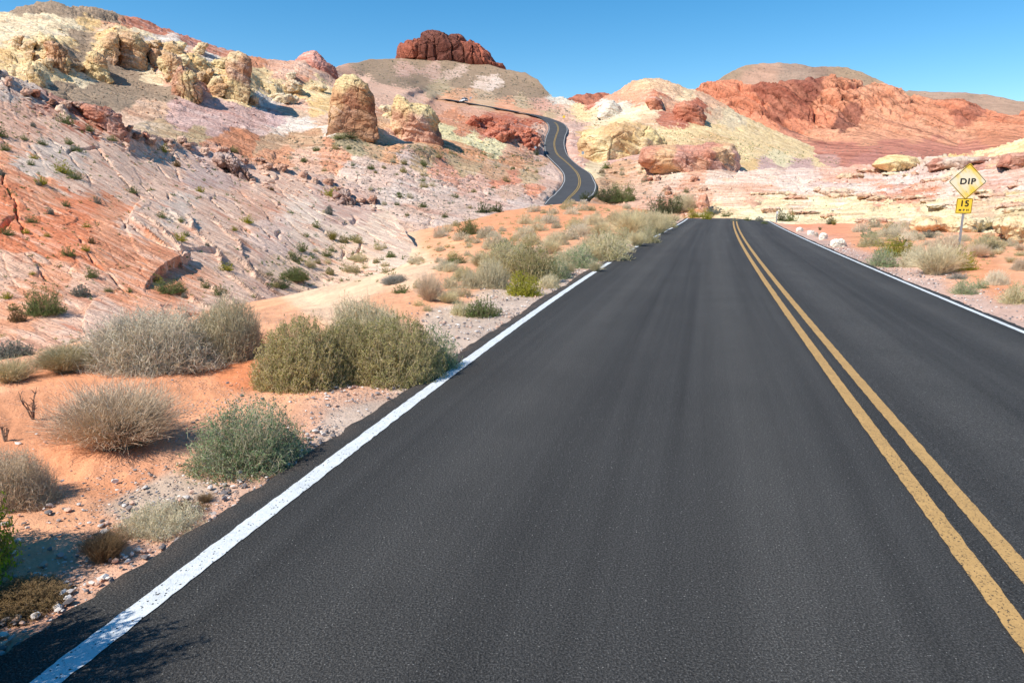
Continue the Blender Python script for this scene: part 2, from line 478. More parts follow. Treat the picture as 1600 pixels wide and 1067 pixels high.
# ------------------------------------------------------------------ hill sheets
def sheet(name, top, bot, ctrl, mat, samples, du, dv, disp=None, warp=(10, 0.1), sharp=6.0, rough=0.0, kern='lin', post=None, tone=0.12, vs=1.6, q_bed=None):
    """a hillside: its skyline, foot and distances come from the photo; it goes on behind the skyline and below the ground"""
    u = np.arange(top[0][0], top[-1][0] + 1e-6, du)
    vt, vb = prof(top, u), prof(bot, u)
    if rough: vt = vt + rough * (fbm(np.stack([u / 22, 0 * u, 0 * u + len(name)], -1), 5))
    m = int(np.max(vb - vt) / dv) + 2
    t = np.linspace(0, 1, m)[None]
    V = vb[:, None] + (vt - vb)[:, None] * t; U = u[:, None] + 0 * V
    c = np.array(ctrl, float)
    f = RBF(c[:, :2] * [1, 2.2], np.log(c[:, 2]), 0.01, kern)
    Y = np.exp(f(np.stack([U, V * 2.2], -1)))
    p = P(U, V, Y)
    du_ = np.gradient(p, axis=0); dt_ = np.gradient(p, axis=1)
    nr = np.cross(du_, dt_); nr /= np.linalg.norm(nr, axis=2)[..., None] + 1e-9
    nr = np.where(nr[..., 1:2] > 0, -nr, nr)
    scale = Y / F
    vw = p - np.array([0, 0, CAMH]); vw /= np.linalg.norm(vw, axis=2)[..., None]
    gz_ = .25 + .75 * ss(.04, .35, np.abs((vw * nr).sum(2)))
    if disp is not None: p = p + nr * (gz_ * disp(p, Y, U, V))[..., None]
    if post is not None: p = post(p, U, V, Y)
    fr = warp[1]
    W = np.stack([fbm(p * fr, 5, .6), fbm(p * fr + 40, 5, .6)], -1) * warp[0]
    if q_bed is not None:     # patches run along the beds
        sq = (p @ np.array(q_bed[0])) / q_bed[1] + .8 * fbm(p * .3 / q_bed[1], 3)
        W[..., 1] += q_bed[2] * perlin(np.stack([sq, 0 * sq, 0 * sq + 5], -1)); W[..., 0] += 2.5 * q_bed[2] * perlin(np.stack([sq * 1.7, 0 * sq, 0 * sq + 9], -1))
    col = patch_colour(np.stack([U, V], -1) + W, samples, sharp, vs) * GAIN
    plain = {BRN, TAL, OLV}
    stk = patch_colour(np.stack([U, V], -1) + W, [(a_, b_, (0,) * 3 if c_ in plain else (255,) * 3) for a_, b_, c_ in samples], sharp, vs)[..., 0]
    col = col * (1 + tone * fbm(p * fr * 3, 3))[..., None]
    # back of the hill, its ends and its buried foot
    back = []; cb = []
    L = np.maximum(Y[:, -1], 20)
    ray = p[:, -1] - np.array([0, 0, CAMH]); ray[:, 2] = 0; ray /= np.linalg.norm(ray, axis=1)[:, None]
    for k in range(1, 9):
        q = p[:, -1] + ray * (L * 0.05 * k)[:, None]
        hgt = p[:, -1, 2] + 14
        q[:, 2] = p[:, -1, 2] - hgt * ss(0, 1, k / 8.0) - 0.02 * k * L * .15
        q[:, 2] += L * .01 * fbm(q * (8 / L.mean()), 3) * (k > 1)
        back.append(q); cb.append(col[:, -1])
    front = p[:, 0].copy(); front[:, 2] -= 2.0 + 0.05 * L; front[:, 1] -= .5
    G = np.concatenate([front[:, None], p, np.stack(back, 1)], 1)
    C = np.concatenate([col[:, :1], col, np.stack(cb, 1)], 1)
    K = np.concatenate([stk[:, :1], stk, np.repeat(stk[:, -1:], 8, 1)], 1)
    K = np.concatenate([np.repeat(K[:1], 5, 0), K, np.repeat(K[-1:], 5, 0)], 0)
    def end(row, sgn):
        rows = []
        for k in range(1, 6):
            q = row.copy(); q[:, 0] += sgn * L[0] * .06 * k; q[:, 2] = q[:, 2] - (q[:, 2] + 16) * ss(0, 1, k / 5.0); rows.append(q)
        return rows
    a = end(G[0], -1)[::-1]; b = end(G[-1], 1)
    G = np.concatenate([np.stack(a), G, np.stack(b)], 0)
    C = np.concatenate([np.repeat(C[:1], 5, 0), C, np.repeat(C[-1:], 5, 0)], 0)
    n, mm = G.shape[:2]
    me = mesh_np(name, G.reshape(-1, 3), grid_faces(n, mm)[:, ::-1], [mat], col=np.clip(C.reshape(-1, 3), 0, 1), streak=K.ravel())
    return obj(name, me, kind="structure")

def beds(p, q, period, warp=1.0, wf=.15):
    """saw-toothed bedding ledges, -0.5..0.5"""
    s = (p @ (np.array(q, float) / np.linalg.norm(q))) / period + warp * fbm(p * wf / period, 3)
    fr = s - np.floor(s)
    h = PERM[np.floor(s).astype(int) & 255] / 255.0
    return (np.minimum(fr / .82, 1) * (1 - ss(.86, 1.0, fr)) - .4) * (.35 + .9 * h)

def cracks(a, b, wd=.08):
    """grooves between stretched blocks; a,b block coordinates"""
    f1, e, cid = worley(np.stack([a, b], -1))
    return -(1 - ss(0, wd, e)), cid

# ---- materials of the ground and rocks
M = {}
def soil_mat():
    t = NT("soil", 0.96, 0.1); p = t.pos(); col = t.attr()
    n = t.noise(p, 1.2, 6, .6); n2 = t.noise(p, 9, 6, .7); n3 = t.noise(p, 60, 3, .6)
    col = t.mix(1.0, col, t.ramp(n, [(0.3, .84), (0.7, 1.12)]), 'MULTIPLY')
    col = t.mix(1.0, col, t.ramp(n2, [(0.3, .82), (0.72, 1.12)]), 'MULTIPLY')
    # scattered small stones
    vn = t.n("TexVoronoi", feature='F1'); vn.inputs["Scale"].default_value = 32; t.l(p, vn.inputs["Vector"])
    gm = t.ramp(t.noise(p, .7, 4, .65), [(0.47, 0.0), (0.62, 1.0)])
    st = t.ramp(vn.outputs["Distance"], [(0.22, 1.0), (0.36, 0.0)])
    vn2 = t.n("TexVoronoi", feature='F1'); vn2.inputs["Scale"].default_value = 32; t.l(p, vn2.inputs["Vector"])
    sc = t.ramp(vn2.outputs["Color"], [(0.2, lin((120,112,110)) * GAIN), (0.5, lin((196,172,160)) * GAIN), (0.8, lin((226,214,204)) * GAIN)])
    f = t.math('MULTIPLY', st, gm)
    col = t.mix(t.math('MULTIPLY', f, .85), col, sc)
    h = t.math('ADD', t.math('MULTIPLY', n2, .5), t.math('MULTIPLY', f, .5))
    h = t.math('ADD', h, t.math('MULTIPLY', n3, .25))
    return t.fin(col, t.bump(h, .035))
M['soil'] = soil_mat()
M['slick'] = rock_mat("pink_slickrock", (.49, .74, .46), .22, .75, .6, .65, .05, 1.0, (236, 208, 184), (206, 112, 74), warp=1.6, elong=9)
M['slick_mid'] = rock_mat("banded_sandstone", (.30, .35, .85), 1.1, .55, .45, .35, .09)
M['cliff'] = rock_mat("red_cliff_rock", (.75, .1, .55), 7.0, .75, .3, .4, .12, 1.0, (230,170,138), (156,74,54), mud=.12)
M['brownhill'] = rock_mat("brown_hill_scree", (.1, .1, .98), 4.0, .4, .2, .1, .05, .3, (205,160,140), (128,98,84))
M['slab'] = rock_mat("layered_slab_rock", (.05, .1, .99), .42, .65, .6, .45, .06, 1.1, (232,216,206), (190,118,92))

build_ground()

# ---- slickrock slope left of the road
BRN, TAL, OLV = (160,132,108), (166,140,118), (176,156,122)
PKA, PKB, ORA, ORB, GRP = (218,176,154), (210,160,136), (218,140,98), (224,124,72), (202,178,166)
SAN = (228,188,160)
def d_slick(p, Y, U, V):
    x, y, z = p[..., 0], p[..., 1], p[..., 2]
    d = .10 * fbm(p * .35, 4) + .35 * fbm(p * .07, 3)
    QB = (.49, .74, .46)
    d = d + .10 * beds(p, QB, 1.7, .35, .05) * ss(-.3, .2, fbm(p * .2 + 60, 2)) + .035 * beds(p, QB, .31, .5, .04)
    wx = .70 * x + .65 * y - .28 * z + .5 * fbm(p * .12, 3) + .10 * fbm(p * .9, 3); al = .59 * x - .76 * y - .27 * z
    g, cid = cracks(wx / 1.7, al / 9.0 + .5 * fbm(p * .1 + 9, 2), .05)
    wm = ss(-.2, .25, fbm(p * .25 + 5, 2))
    d = d + .40 * g * wm + .14 * (cid - .5) * ss(12, 30, Y)
    g2, cid2 = cracks(wx / .6 + 3, al / 2.2, .07)
    d = d + .03 * ridged(p * 1.3, 3) + (.06 * g2 + .05 * (cid2 - .5)) * ss(-.25, .15, fbm(p * .22 + 70, 3))
    # broken blocks along the ridge
    e = np.clip(1 - (V - prof(SLT, U)) / 45.0, 0, 1)
    g3, cid3 = cracks(wx / 1.5, al / 2.4, .12)
    d = d + e * ss(-.25, .25, fbm(p * .12 + 3, 2)) * (.45 * (cid3 - .45) + .35 * g3 + .35 * ridged(p * .3, 3) - .2)
    return d
SLT = [(-330,10),(-100,75),(0,112),(40,124),(90,150),(130,172),(200,200),(250,214),(300,224),(340,244),(400,262),(440,266),(480,268),(540,292),(575,300),(600,322),(625,345),(650,385)]
SLB = [(-330,690),(0,605),(150,545),(300,520),(400,500),(450,482),(520,455),(600,430),(650,420)]
sheet("slickrock_slope", SLT, SLB,
      [(-330,690,11),(0,600,11.5),(0,560,13),(0,450,18),(0,300,27),(0,112,45),(-330,10,45),(-330,300,24),(150,545,14),(200,470,19),(200,350,28),(200,215,46),(300,520,17),(300,400,27),(300,230,56),(400,500,21),(400,400,32),(400,300,50),(400,262,60),
       (450,470,26),(500,440,34),(500,350,46),(500,275,64),(560,420,38),(560,340,52),(575,300,62),(620,400,42),(650,390,46),(650,420,38)],
      M['slick'],
      [(-200,200,PKA),(-200,450,ORA),(0,140,GRP),(40,200,PKB),(100,200,PKA),(180,260,PKA),(80,250,GRP),(10,260,ORA),(0,310,ORB),(60,300,ORA),(120,330,ORB),(170,330,ORA),(140,290,PKA),(230,300,PKA),(230,350,PKA),(40,380,ORB),(110,390,ORB),(170,390,ORA),(220,400,ORA),
       (60,440,ORA),(130,450,(214,160,132)),(20,430,(220,168,140)),(200,450,ORA),(260,440,ORA),(310,440,(216,160,130)),(300,380,PKA),(340,330,PKA),(280,340,GRP),(360,400,PKA),(380,450,(216,176,156)),(330,460,(218,176,154)),(420,470,(206,168,152)),
       (130,185,(186,112,86)),(160,190,(190,116,88)),(110,165,(176,120,104)),(200,215,PKA),(260,260,PKA),(330,270,(200,168,160)),(400,290,PKA),(440,310,PKA),(480,330,(222,196,180)),(520,320,(196,160,148)),(420,380,(214,180,166)),(450,430,SAN),(480,400,SAN),(530,400,SAN),(560,370,(222,192,172)),(600,380,(222,190,170)),(500,360,(220,188,168)),
       (50,540,(214,158,130)),(150,520,(212,170,150)),(250,500,(216,150,116)),(0,500,(222,150,110)),(390,330,PKB),(360,290,(188,156,148))],
      1.9, 1.7, d_slick, warp=(22, .22), sharp=2.0, q_bed=((.49, .74, .46), .5, 16))
# ---- the hills beyond, from the yellow rocks on the left to the dome right of the far road
FRL = [(v, l, Y) for v, l, c, r, Y in FR]; FRR = [(v, r, Y) for v, l, c, r, Y in FR]
def road_px(U, V):
    """signed pixels outside the far road"""
    vv = FRa[::-1, 0]
    l = np.interp(V, vv, FRa[::-1, 1]); r = np.interp(V, vv, FRa[::-1, 3])
    d = np.maximum(l - U, U - r)
    # upper stretch runs almost level: measure vertically
    cu = FRa[::-1, 2]; up = (U < 852) & (V < 190)
    cv = np.interp(U, cu[:8], vv[:8])
    hw = np.interp(U, [681, 850], [.8, 4.0])
    d = np.where(up, np.abs(V - cv) - hw, d)
    d = np.where((V > 312), np.maximum(d, (V - 312) * 2), d)
    d = np.where((U < 681), np.maximum(d, 681 - U), d)
    return d
MT = [(-300,40),(-60,32),(0,27),(20,18),(30,11),(60,3),(80,4),(110,13),(150,14),(175,17),(200,28),(240,40),(300,62),(350,80),(380,90),(400,92),(440,97),(480,98),(522,107),(530,103),(545,100),(570,95),(600,92),(650,89),(700,92),(750,98),(790,108),(820,115),(840,125),(852,140),(863,151),(880,152),(900,160),(920,165),(940,156),(952,148),(968,138),(985,130),(1005,123),(1035,124),(1060,133),(1080,141),(1110,152),(1130,165),(1160,182),(1200,200),(1250,220),(1300,240),(1340,255),(1370,262),(1440,275)]
MBt = [(-300,300),(0,290),(200,310),(350,340),(450,375),(560,405),(650,400),(750,370),(840,340),(950,350),(1060,352),(1200,352),(1440,352)]
MC = [(-300,40,150),(-300,300,75),(0,27,150),(60,4,165),(150,14,175),(240,40,185),(350,80,190),(440,97,200),(0,110,100),(0,200,75),(95,155,92),(200,165,100),(200,220,80),(300,100,140),(300,160,112),(300,230,84),(370,130,140),(380,200,105),(380,260,85),(450,150,150),(450,220,110),(450,300,74),
      (150,110,118),(200,110,125),(560,190,125),(560,240,100),(560,300,76),(560,400,50),(500,120,190),(480,98,210),(526,112,240),(530,103,420),(600,92,520),(700,92,520),(790,108,500),(840,125,470),(862,150,440),
      (574,129,230),(640,144,235),(672,157,246),(660,146,340),(716,168,250),(752,176,250),(570,118,360),(650,132,380),(700,140,400),(800,150,400),(780,130,450),
      (650,200,150),(650,240,112),(650,300,83),(650,360,62),(750,200,195),(750,230,148),(750,260,118),(750,320,84),(750,360,62),(800,185,240),(820,200,222),(835,215,205),(830,235,180),(840,262,145),(845,300,104),(840,330,84),
      (900,160,420),(905,175,350),(910,200,270),(925,230,225),(935,255,180),(950,290,135),(950,320,105),(950,345,80),(1000,260,165),(1000,230,205),(1000,200,240),(1000,160,300),(1010,124,340),(1060,134,340),(1060,180,280),(1060,230,195),(1060,270,145),(1060,310,105),(1060,345,72),
      (1130,166,330),(1130,200,270),(1130,230,210),(1130,270,140),(1130,330,80),(1200,202,330),(1200,230,260),(1200,260,180),(1200,300,110),(1200,350,62),(1300,241,350),(1300,255,280),(1300,280,160),(1370,263,300),(1370,290,150),(1440,276,250),(1440,350,60),(1300,350,60)]
for v, l, c_, r, Y in FR:
    if v > 181: MC += [(l - 1, v, Y), (r + 1, v, Y)]
    else: MC += [(c_, v - 1.2, Y * 1.004), (c_, v + 1.6, Y * .996)]
MOUNDS = [(208,78,32,26,3.2),(170,78,20,24,2.6),(92,90,24,20,2.0),(146,104,22,20,1.8),(270,76,18,14,1.6),(242,88,16,16,1.6),(294,134,30,22,2.6),(270,105,24,26,2.6),(308,98,28,14,2.0),(372,125,24,34,3.0),(552,216,58,13,3.2),(655,242,55,13,3.2),(1078,262,85,22,5.5),(970,226,75,28,4.5),(1078,178,32,20,5),(1022,164,20,16,4),(955,170,26,14,4),(56,122,20,16,1.2),(490,112,40,16,4)]
def d_hills(p, Y, U, V):
    x, y, z = p[..., 0], p[..., 1], p[..., 2]
    a = Y / 100.0
    near = 1 - ss(1, 9, road_px(U, V)) * 1.0
    hill = ss(500, 540, U) * (1 - ss(850, 880, U)) * (1 - ss(155, 178, V - (U - 700) * .12))     # scree hill: smooth
    d = .55 * a * fbm(p * .12, 4) + .22 * a * (ridged(p * .5, 4) - .5)
    d = d + .40 * a * beds(p, (.34, .30, .88), 2.6, 1.6, .2) + .16 * a * beds(p, (.34, .30, .88), .8, 2.2, .2)
    wx = x + .25 * y + 3 * fbm(p * .05, 3) + 1.2 * fbm(p * .3, 3)
    g, cid = cracks(wx / 7.0, (y * .8 + z) / 16.0 + .5 * fbm(p * .05 + 9, 2), .09)
    rk = ss(-.25, .2, fbm(p * .045 + 21, 3)) * (1 - .75 * ss(880, 920, U))
    d = d + rk * (.6 * g + .5 * (cid - .5)) * a
    g2, c2 = cracks(wx / 2.2 + 3, (y + z) / 4.5, .1)
    d = d + (.3 * g2 + .25 * (c2 - .5)) * a * rk
    # knobbly yellow cliffs at the upper left
    kn = (1 - ss(430, 520, U)) * ss(120, 20, V - 90) * (1 - ss(150, 175, V))
    d = d + kn * (2.6 * (ridged(p * [.06, .06, .09], 5) - .55) + .8 * ridged(p * .25, 4))
    # red broken rock left of the far road
    rr = ss(715, 745, U) * (1 - ss(842, 856, U)) * ss(178, 188, V) * (1 - ss(222, 238, V))
    d = d + rr * (3.4 * ridged(p * .10, 5) - 1.8)
    dm = ss(900, 960, U) * (1 - ss(215, 240, V))
    d = d + dm * (2.0 * beds(p, (.1, .2, .95), 7, .8, .1) + 1.6 * (ridged(p * .05, 4) - .5))
    for bx, by, bw, bh, hh in MOUNDS:      # bedrock swelling round each outcrop
        d = d + hh * np.exp(-((U - bx) / bw) ** 2 - ((V - by) / bh) ** 2) * (1 + .35 * ridged(p * .12, 3))
    talus = np.exp(-(((U - 200) / 85) ** 2 + ((V - 138) / 26) ** 2))
    d = d * (1 - .93 * hill) * (1 - .85 * np.clip(talus * 1.4, 0, 1)) + hill * (1.6 * fbm(p * .02, 4))
    d = d * (1 - .95 * np.exp(-((U - 665) / 38) ** 2 - ((V - 149) / 12) ** 2))
    return d * (1 - near)
def post_hills(p, U, V, Y):
    near = 1 - ss(0, 8, road_px(U, V))
    p = p.copy(); p[..., 2] -= near * np.where(Y > 250, .45, .40)
    return p
YEL, YE2, CRM, PNK, LIL, RED, ORS, WHT = (236,202,144), (232,188,120), (232,208,170), (226,176,150), (208,166,160), (188,98,66), (214,138,96), (222,206,198)
MS = [(-200,100,YEL),(-200,200,PNK),(0,60,CRM),(40,50,CRM),(70,40,CRM),(60,8,TAL),(110,20,TAL),(160,20,TAL),(180,28,TAL),(30,90,YEL),(60,75,YEL),(100,80,YEL),(10,95,YE2),(90,55,CRM),(120,60,TAL),(130,75,TAL),(110,45,CRM),(140,40,YE2),(160,55,(222,178,140)),(180,60,YEL),(160,75,YE2),(180,45,(214,140,104)),(150,95,YEL),(100,120,YEL),(130,125,CRM),(60,115,YEL),(30,110,YEL),
      (120,95,TAL),(170,115,TAL),(200,120,TAL),(150,140,TAL),(200,145,TAL),(250,148,TAL),(230,135,TAL),(100,140,TAL),(210,30,(204,122,92)),(240,45,(200,118,90)),(300,68,(200,120,96)),(350,86,(206,130,100)),(220,60,CRM),(250,75,WHT),(200,80,(214,176,132)),(230,100,CRM),(260,115,(218,164,140)),(280,130,(214,160,132)),(240,120,CRM),(290,100,YEL),(320,110,YEL),(300,85,PNK),(330,95,WHT),(290,75,WHT),(350,100,YEL),
      (340,135,YE2),(310,140,(208,150,130)),(380,155,YEL),(420,160,WHT),(240,172,(214,170,140)),(280,175,LIL),(320,180,LIL),(360,185,LIL),(400,190,LIL),(340,200,LIL),(280,190,LIL),(430,185,(212,176,176)),(440,200,WHT),(470,200,WHT),(300,205,(190,160,120)),(260,200,(192,160,124)),(400,205,(216,180,172)),(380,220,ORS),(350,215,ORS),(420,225,(198,158,124)),(480,225,(198,158,124)),
      (400,100,ORS),(430,105,(220,160,130)),(410,115,YEL),(440,120,PNK),(470,125,ORS),(430,140,YEL),(450,145,YE2),(490,140,YEL),(480,115,PNK),(520,120,PNK),(460,165,PNK),(450,175,(214,178,150)),(500,170,YE2),(510,190,(222,180,152)),(540,195,(226,200,180)),(570,190,(216,150,110)),(520,205,WHT),(555,210,WHT),
      (600,200,(220,172,130)),(640,200,PNK),(620,215,PNK),(680,205,(226,208,150)),(710,208,(226,208,150)),(740,220,(228,214,164)),(760,228,(228,214,164)),(780,232,(226,210,160)),(700,185,ORS),(730,190,ORS),(660,175,PNK),(640,155,PNK),(600,145,PNK),(680,170,(220,160,130)),(740,178,(222,160,130)),(580,135,PNK),(560,130,PNK),(700,225,(220,160,112)),(720,205,ORS),(760,210,(206,118,82)),
      (760,190,RED),(790,190,RED),(820,200,RED),(835,215,RED),(800,215,(200,110,76)),(780,205,(204,118,84)),(840,190,RED),(820,225,(220,150,118)),(800,235,(226,170,136)),(830,235,(216,160,130)),
      (550,225,OLV),(600,232,(196,160,124)),(620,240,(220,158,112)),(680,232,(222,154,104)),(740,240,(222,154,104)),(800,250,(220,152,104)),(840,255,(214,160,124)),(650,255,(200,164,124)),(720,262,(202,168,128)),(780,270,(214,162,122)),(830,275,(200,166,126)),
      (480,250,PNK),(520,245,(220,150,112)),(430,245,(218,150,110)),(560,265,(220,186,170)),(600,275,(222,184,168)),(640,260,(222,186,172)),(700,272,(222,150,120)),(740,285,(222,170,150)),(680,290,(222,190,176)),(620,300,(224,196,184)),(560,310,(210,176,164)),(700,320,(220,184,168)),(760,310,(222,184,170)),(800,300,(222,178,156)),(840,295,(222,140,104)),(790,280,(224,140,106)),(820,312,(214,184,174)),(500,290,(220,180,160)),(450,290,PNK),(640,340,(218,178,158)),(560,350,(218,178,158)),(720,345,(222,190,176)),
      (560,105,BRN),(600,100,BRN),(650,100,BRN),(700,110,BRN),(750,115,BRN),(800,125,BRN),(835,135,BRN),(600,120,BRN),(650,125,BRN),(720,125,BRN),(780,140,BRN),(840,150,BRN),(545,112,(190,142,116)),(640,108,(196,152,134)),(675,111,(190,150,132)),(705,113,(204,170,152)),(757,128,(214,184,168)),(772,133,(220,196,184)),
      (690,140,(176,152,118)),(760,150,(186,154,122)),(820,165,(190,160,124)),(760,160,(200,160,124)),(700,150,(214,150,106)),(720,152,(206,148,108)),(790,166,(222,150,108)),(820,172,(214,150,110)),(850,165,(222,160,136)),(870,168,(220,166,140)),(860,178,(196,164,126)),(885,172,(226,186,160)),(870,157,(214,206,196)),(885,158,(222,208,190)),(840,158,(214,158,136)),
      (855,300,(224,186,168)),(850,285,(216,168,148)),(868,262,(222,184,170)),(858,270,(222,186,172)),(848,240,(214,178,164)),(846,215,(206,160,140)),(849,200,(214,168,148)),(895,200,(220,176,160)),(893,220,(214,164,148)),(895,240,(212,164,150)),(905,252,(206,160,144)),(880,184,(222,170,142)),
      (910,180,YEL),(930,175,(226,204,160)),(900,170,YEL),(940,190,(224,196,160)),(970,200,YEL),(960,215,YE2),(920,215,YE2),(930,230,YE2),(960,240,YE2),(1000,235,YE2),(990,215,YEL),(1050,215,YEL),(1040,235,(224,186,132)),(1100,220,(222,180,124)),(1000,245,(206,160,146)),(1050,248,(196,136,112)),(1090,250,(190,130,108)),(1130,250,(188,126,108)),(960,248,(208,158,150)),
      (930,258,(222,196,156)),(970,270,(214,164,126)),(950,290,(206,162,124)),(1000,290,(214,168,140)),(1040,290,(222,182,160)),(1060,265,(216,196,180)),(1020,270,(222,186,150)),(1090,290,(220,160,130)),(1080,310,(220,156,124)),(1120,290,(222,190,172)),(1150,280,(222,186,166)),(940,320,(206,150,110)),(1000,325,(222,168,140)),(1050,320,(222,150,116)),
      (960,160,(212,150,120)),(930,165,(196,110,80)),(950,168,WHT),(940,172,(214,206,192)),(975,172,(214,206,190)),(985,150,(222,160,124)),(1010,130,(220,180,140)),(1040,135,(224,180,140)),(1000,160,(216,150,118)),(1040,150,(222,180,146)),(1030,160,(200,120,88)),(990,178,CRM),(1020,178,CRM),(1050,170,(206,150,118)),(1070,160,(222,190,150)),(1090,170,(192,104,74)),(1070,185,(188,104,76)),(1100,160,(222,170,136)),(1040,185,(190,110,82)),(1010,190,(222,180,140)),(1110,185,(224,186,150)),(1140,190,(226,200,160)),(1120,200,YEL),(1170,205,YEL),
      (1100,205,YEL),(1200,220,YEL),(1180,235,YEL),(1240,235,YEL),(1160,250,YEL),(1220,250,(228,208,162)),(1290,252,YEL),(1200,262,(206,164,158)),(1250,262,(208,164,158)),(1170,262,YE2),(1320,255,YEL),(1360,268,PNK),(1300,268,PNK)]
sheet("desert_hills", MT, MBt, MC, M['slick_mid'], MS, 1.7, 1.25, d_hills, warp=(7, .10), sharp=.8, rough=1.6, post=post_hills, q_bed=((.34, .30, .88), 1.6, 5))

# ---- red cliffs, and the hills behind them
def d_cliff(p, Y, U, V):
    x, y, z = p[..., 0], p[..., 1], p[..., 2]
    top = prof(CT, U); bo = prof(CFOOT, U)
    e = ss(bo + 6, bo - 10, V)
    w = x * .92 + z * .55 + 14 * fbm(p * .012, 3)
    f1, ed, cid = worley(np.stack([w / 26.0, (z - .4 * x) / 60.0 + .3 * fbm(p * .02, 2)], -1))
    d = 7 * (cid - .5) + 3 * np.minimum(ed, .5) - 3 * (1 - ss(0, .10, ed))
    f1, ed2, cid2 = worley(np.stack([w / 9.0, (z - .3 * x) / 16.0 + .4 * fbm(p * .05 + 5, 2)], -1))
    d = d + 3.4 * (cid2 - .5) - 1.6 * (1 - ss(0, .13, ed2)) + 1.4 * ridged(p * .16, 4) + 5 * fbm(p * .02, 3)
    f1, ed3, cid3 = worley(np.stack([w / 3.6, (z - .2 * x) / 7.0], -1))
    d = d + 1.2 * (cid3 - .5) - .5 * (1 - ss(0, .15, ed3))
    return e * d + (1 - e) * (1.3 * fbm(p * .04, 4) + .35 * beds(p, (.1, .3, .9), 5, 1.5, .1))
CT = [(1040,185),(1065,165),(1088,140),(1110,134),(1130,130),(1165,131),(1200,130),(1235,129),(1262,127),(1300,128),(1340,131),(1370,137),(1400,146),(1430,153),(1460,162),(1500,170),(1540,173),(1570,178),(1600,175),(1680,186),(1780,200)]
CFOOT = [(1040,215),(1130,205),(1200,215),(1300,222),(1400,215),(1440,220),(1500,228),(1600,215),(1780,215)]
CB = [(1040,270),(1200,285),(1300,285),(1400,285),(1600,285),(1780,285)]
RC, RC2, RC3, RD = (228,134,94), (228,144,104), (230,154,116), (176,98,74)
sheet("red_cliffs", CT, CB,
      [(1040,185,460),(1088,140,470),(1130,205,400),(1200,130,450),(1200,215,390),(1300,128,440),(1300,222,370),(1400,146,440),(1400,215,370),(1500,170,420),(1500,228,350),(1600,175,400),(1600,215,340),(1780,200,380),(1780,215,330),(1200,285,200),(1300,285,190),(1400,285,180),(1600,285,170),(1780,285,160),(1040,270,220),(1300,245,290),(1400,240,280),(1600,235,270),(1040,215,400)],
      M['cliff'],
      [(1060,160,RC),(1100,145,RC),(1130,150,RC),(1160,140,RC),(1180,160,RC),(1110,165,RC2),(1200,150,RD),(1220,165,RD),(1240,150,RD),(1215,180,RD),(1265,145,(160,88,70)),(1190,140,(180,98,74)),(1250,175,(186,104,78)),(1290,150,RC2),(1320,140,RC2),(1310,165,RC2),(1345,150,RC3),(1330,180,(180,108,86)),(1360,165,RC2),(1290,185,RC),(1320,195,(150,92,76)),(1370,190,RC3),(1400,175,RC3),(1400,205,RC3),(1430,180,RC2),(1430,205,RC3),(1460,190,RC2),(1480,175,RC),(1510,190,(188,108,82)),(1530,200,RC2),(1500,210,RC3),(1560,190,RC),(1590,195,RC2),(1600,185,RC),(1560,205,RC2),(1700,195,RC),
       (1250,195,RC),(1200,200,RC),(1160,180,RC),(1230,210,(196,124,100)),(1280,210,RC3),(1340,212,RC3),
       (1200,225,(204,124,106)),(1280,230,(212,130,108)),(1330,235,(210,128,106)),(1400,230,(212,130,108)),(1450,235,(214,132,110)),(1500,240,(212,130,108)),(1350,250,(208,132,118)),(1420,250,(210,132,118)),(1280,250,(216,160,150)),(1600,250,(206,124,104))],
      1.7, 1.1, d_cliff, warp=(9, .05), sharp=1.6, rough=1.8)

def d_soft(p, Y, U, V): return 1.5 * fbm(p * .015, 4) + .6 * fbm(p * .1, 3)
sheet("brown_mesa_hill", [(1060,150),(1085,140),(1112,131),(1128,121),(1145,112),(1165,104),(1190,101),(1215,99),(1245,99.5),(1262,103),(1280,104),(1300,103),(1325,104),(1345,111),(1365,119),(1385,130),(1410,141),(1450,155),(1500,168)],
      [(1060,190),(1200,190),(1500,190)], [(1060,190,560),(1500,190,560),(1215,99,660),(1215,190,540),(1500,168,580),(1060,150,580)], M['brownhill'],
      [(1150,110,BRN),(1250,110,(160,132,116)),(1320,115,BRN),(1280,104,(150,120,104)),(1180,125,(186,142,120)),(1400,140,BRN)], 2, 1.5, lambda p, Y, U, V: d_soft(p, Y, U, V) + 3.5 * beds(p, (0, 0, 1), 22, .5, .1) * ss(1255, 1275, U) * ss(112, 107, V), warp=(8, .03), rough=1.5)
sheet("brown_ridge_hill", [(1380,150),(1420,142),(1450,144),(1500,145),(1540,148),(1560,152),(1590,159),(1620,161),(1680,168),(1780,180)],
      [(1380,200),(1780,210)], [(1380,200,700),(1780,210,700),(1500,145,820),(1780,180,800)], M['brownhill'], [(1450,150,(166,134,116)),(1600,170,(170,136,116))], 2.5, 2, d_soft, warp=(6, .03), rough=1.2)
sheet("red_ridge_hill", [(855,166),(880,158),(890,152),(905,149),(925,148),(940,146),(955,147),(970,150),(1000,158),(1040,170)], [(855,190),(1040,190)], [(855,190,430),(1040,190,430),(920,148,500)], M['cliff'],
      [(900,155,(192,108,78)),(940,152,(186,104,76)),(1000,160,RC)], 1.6, 1.1, lambda p, Y, U, V: 3 * (ridged(p * .05, 4) - .5), warp=(6, .05), rough=1.5)

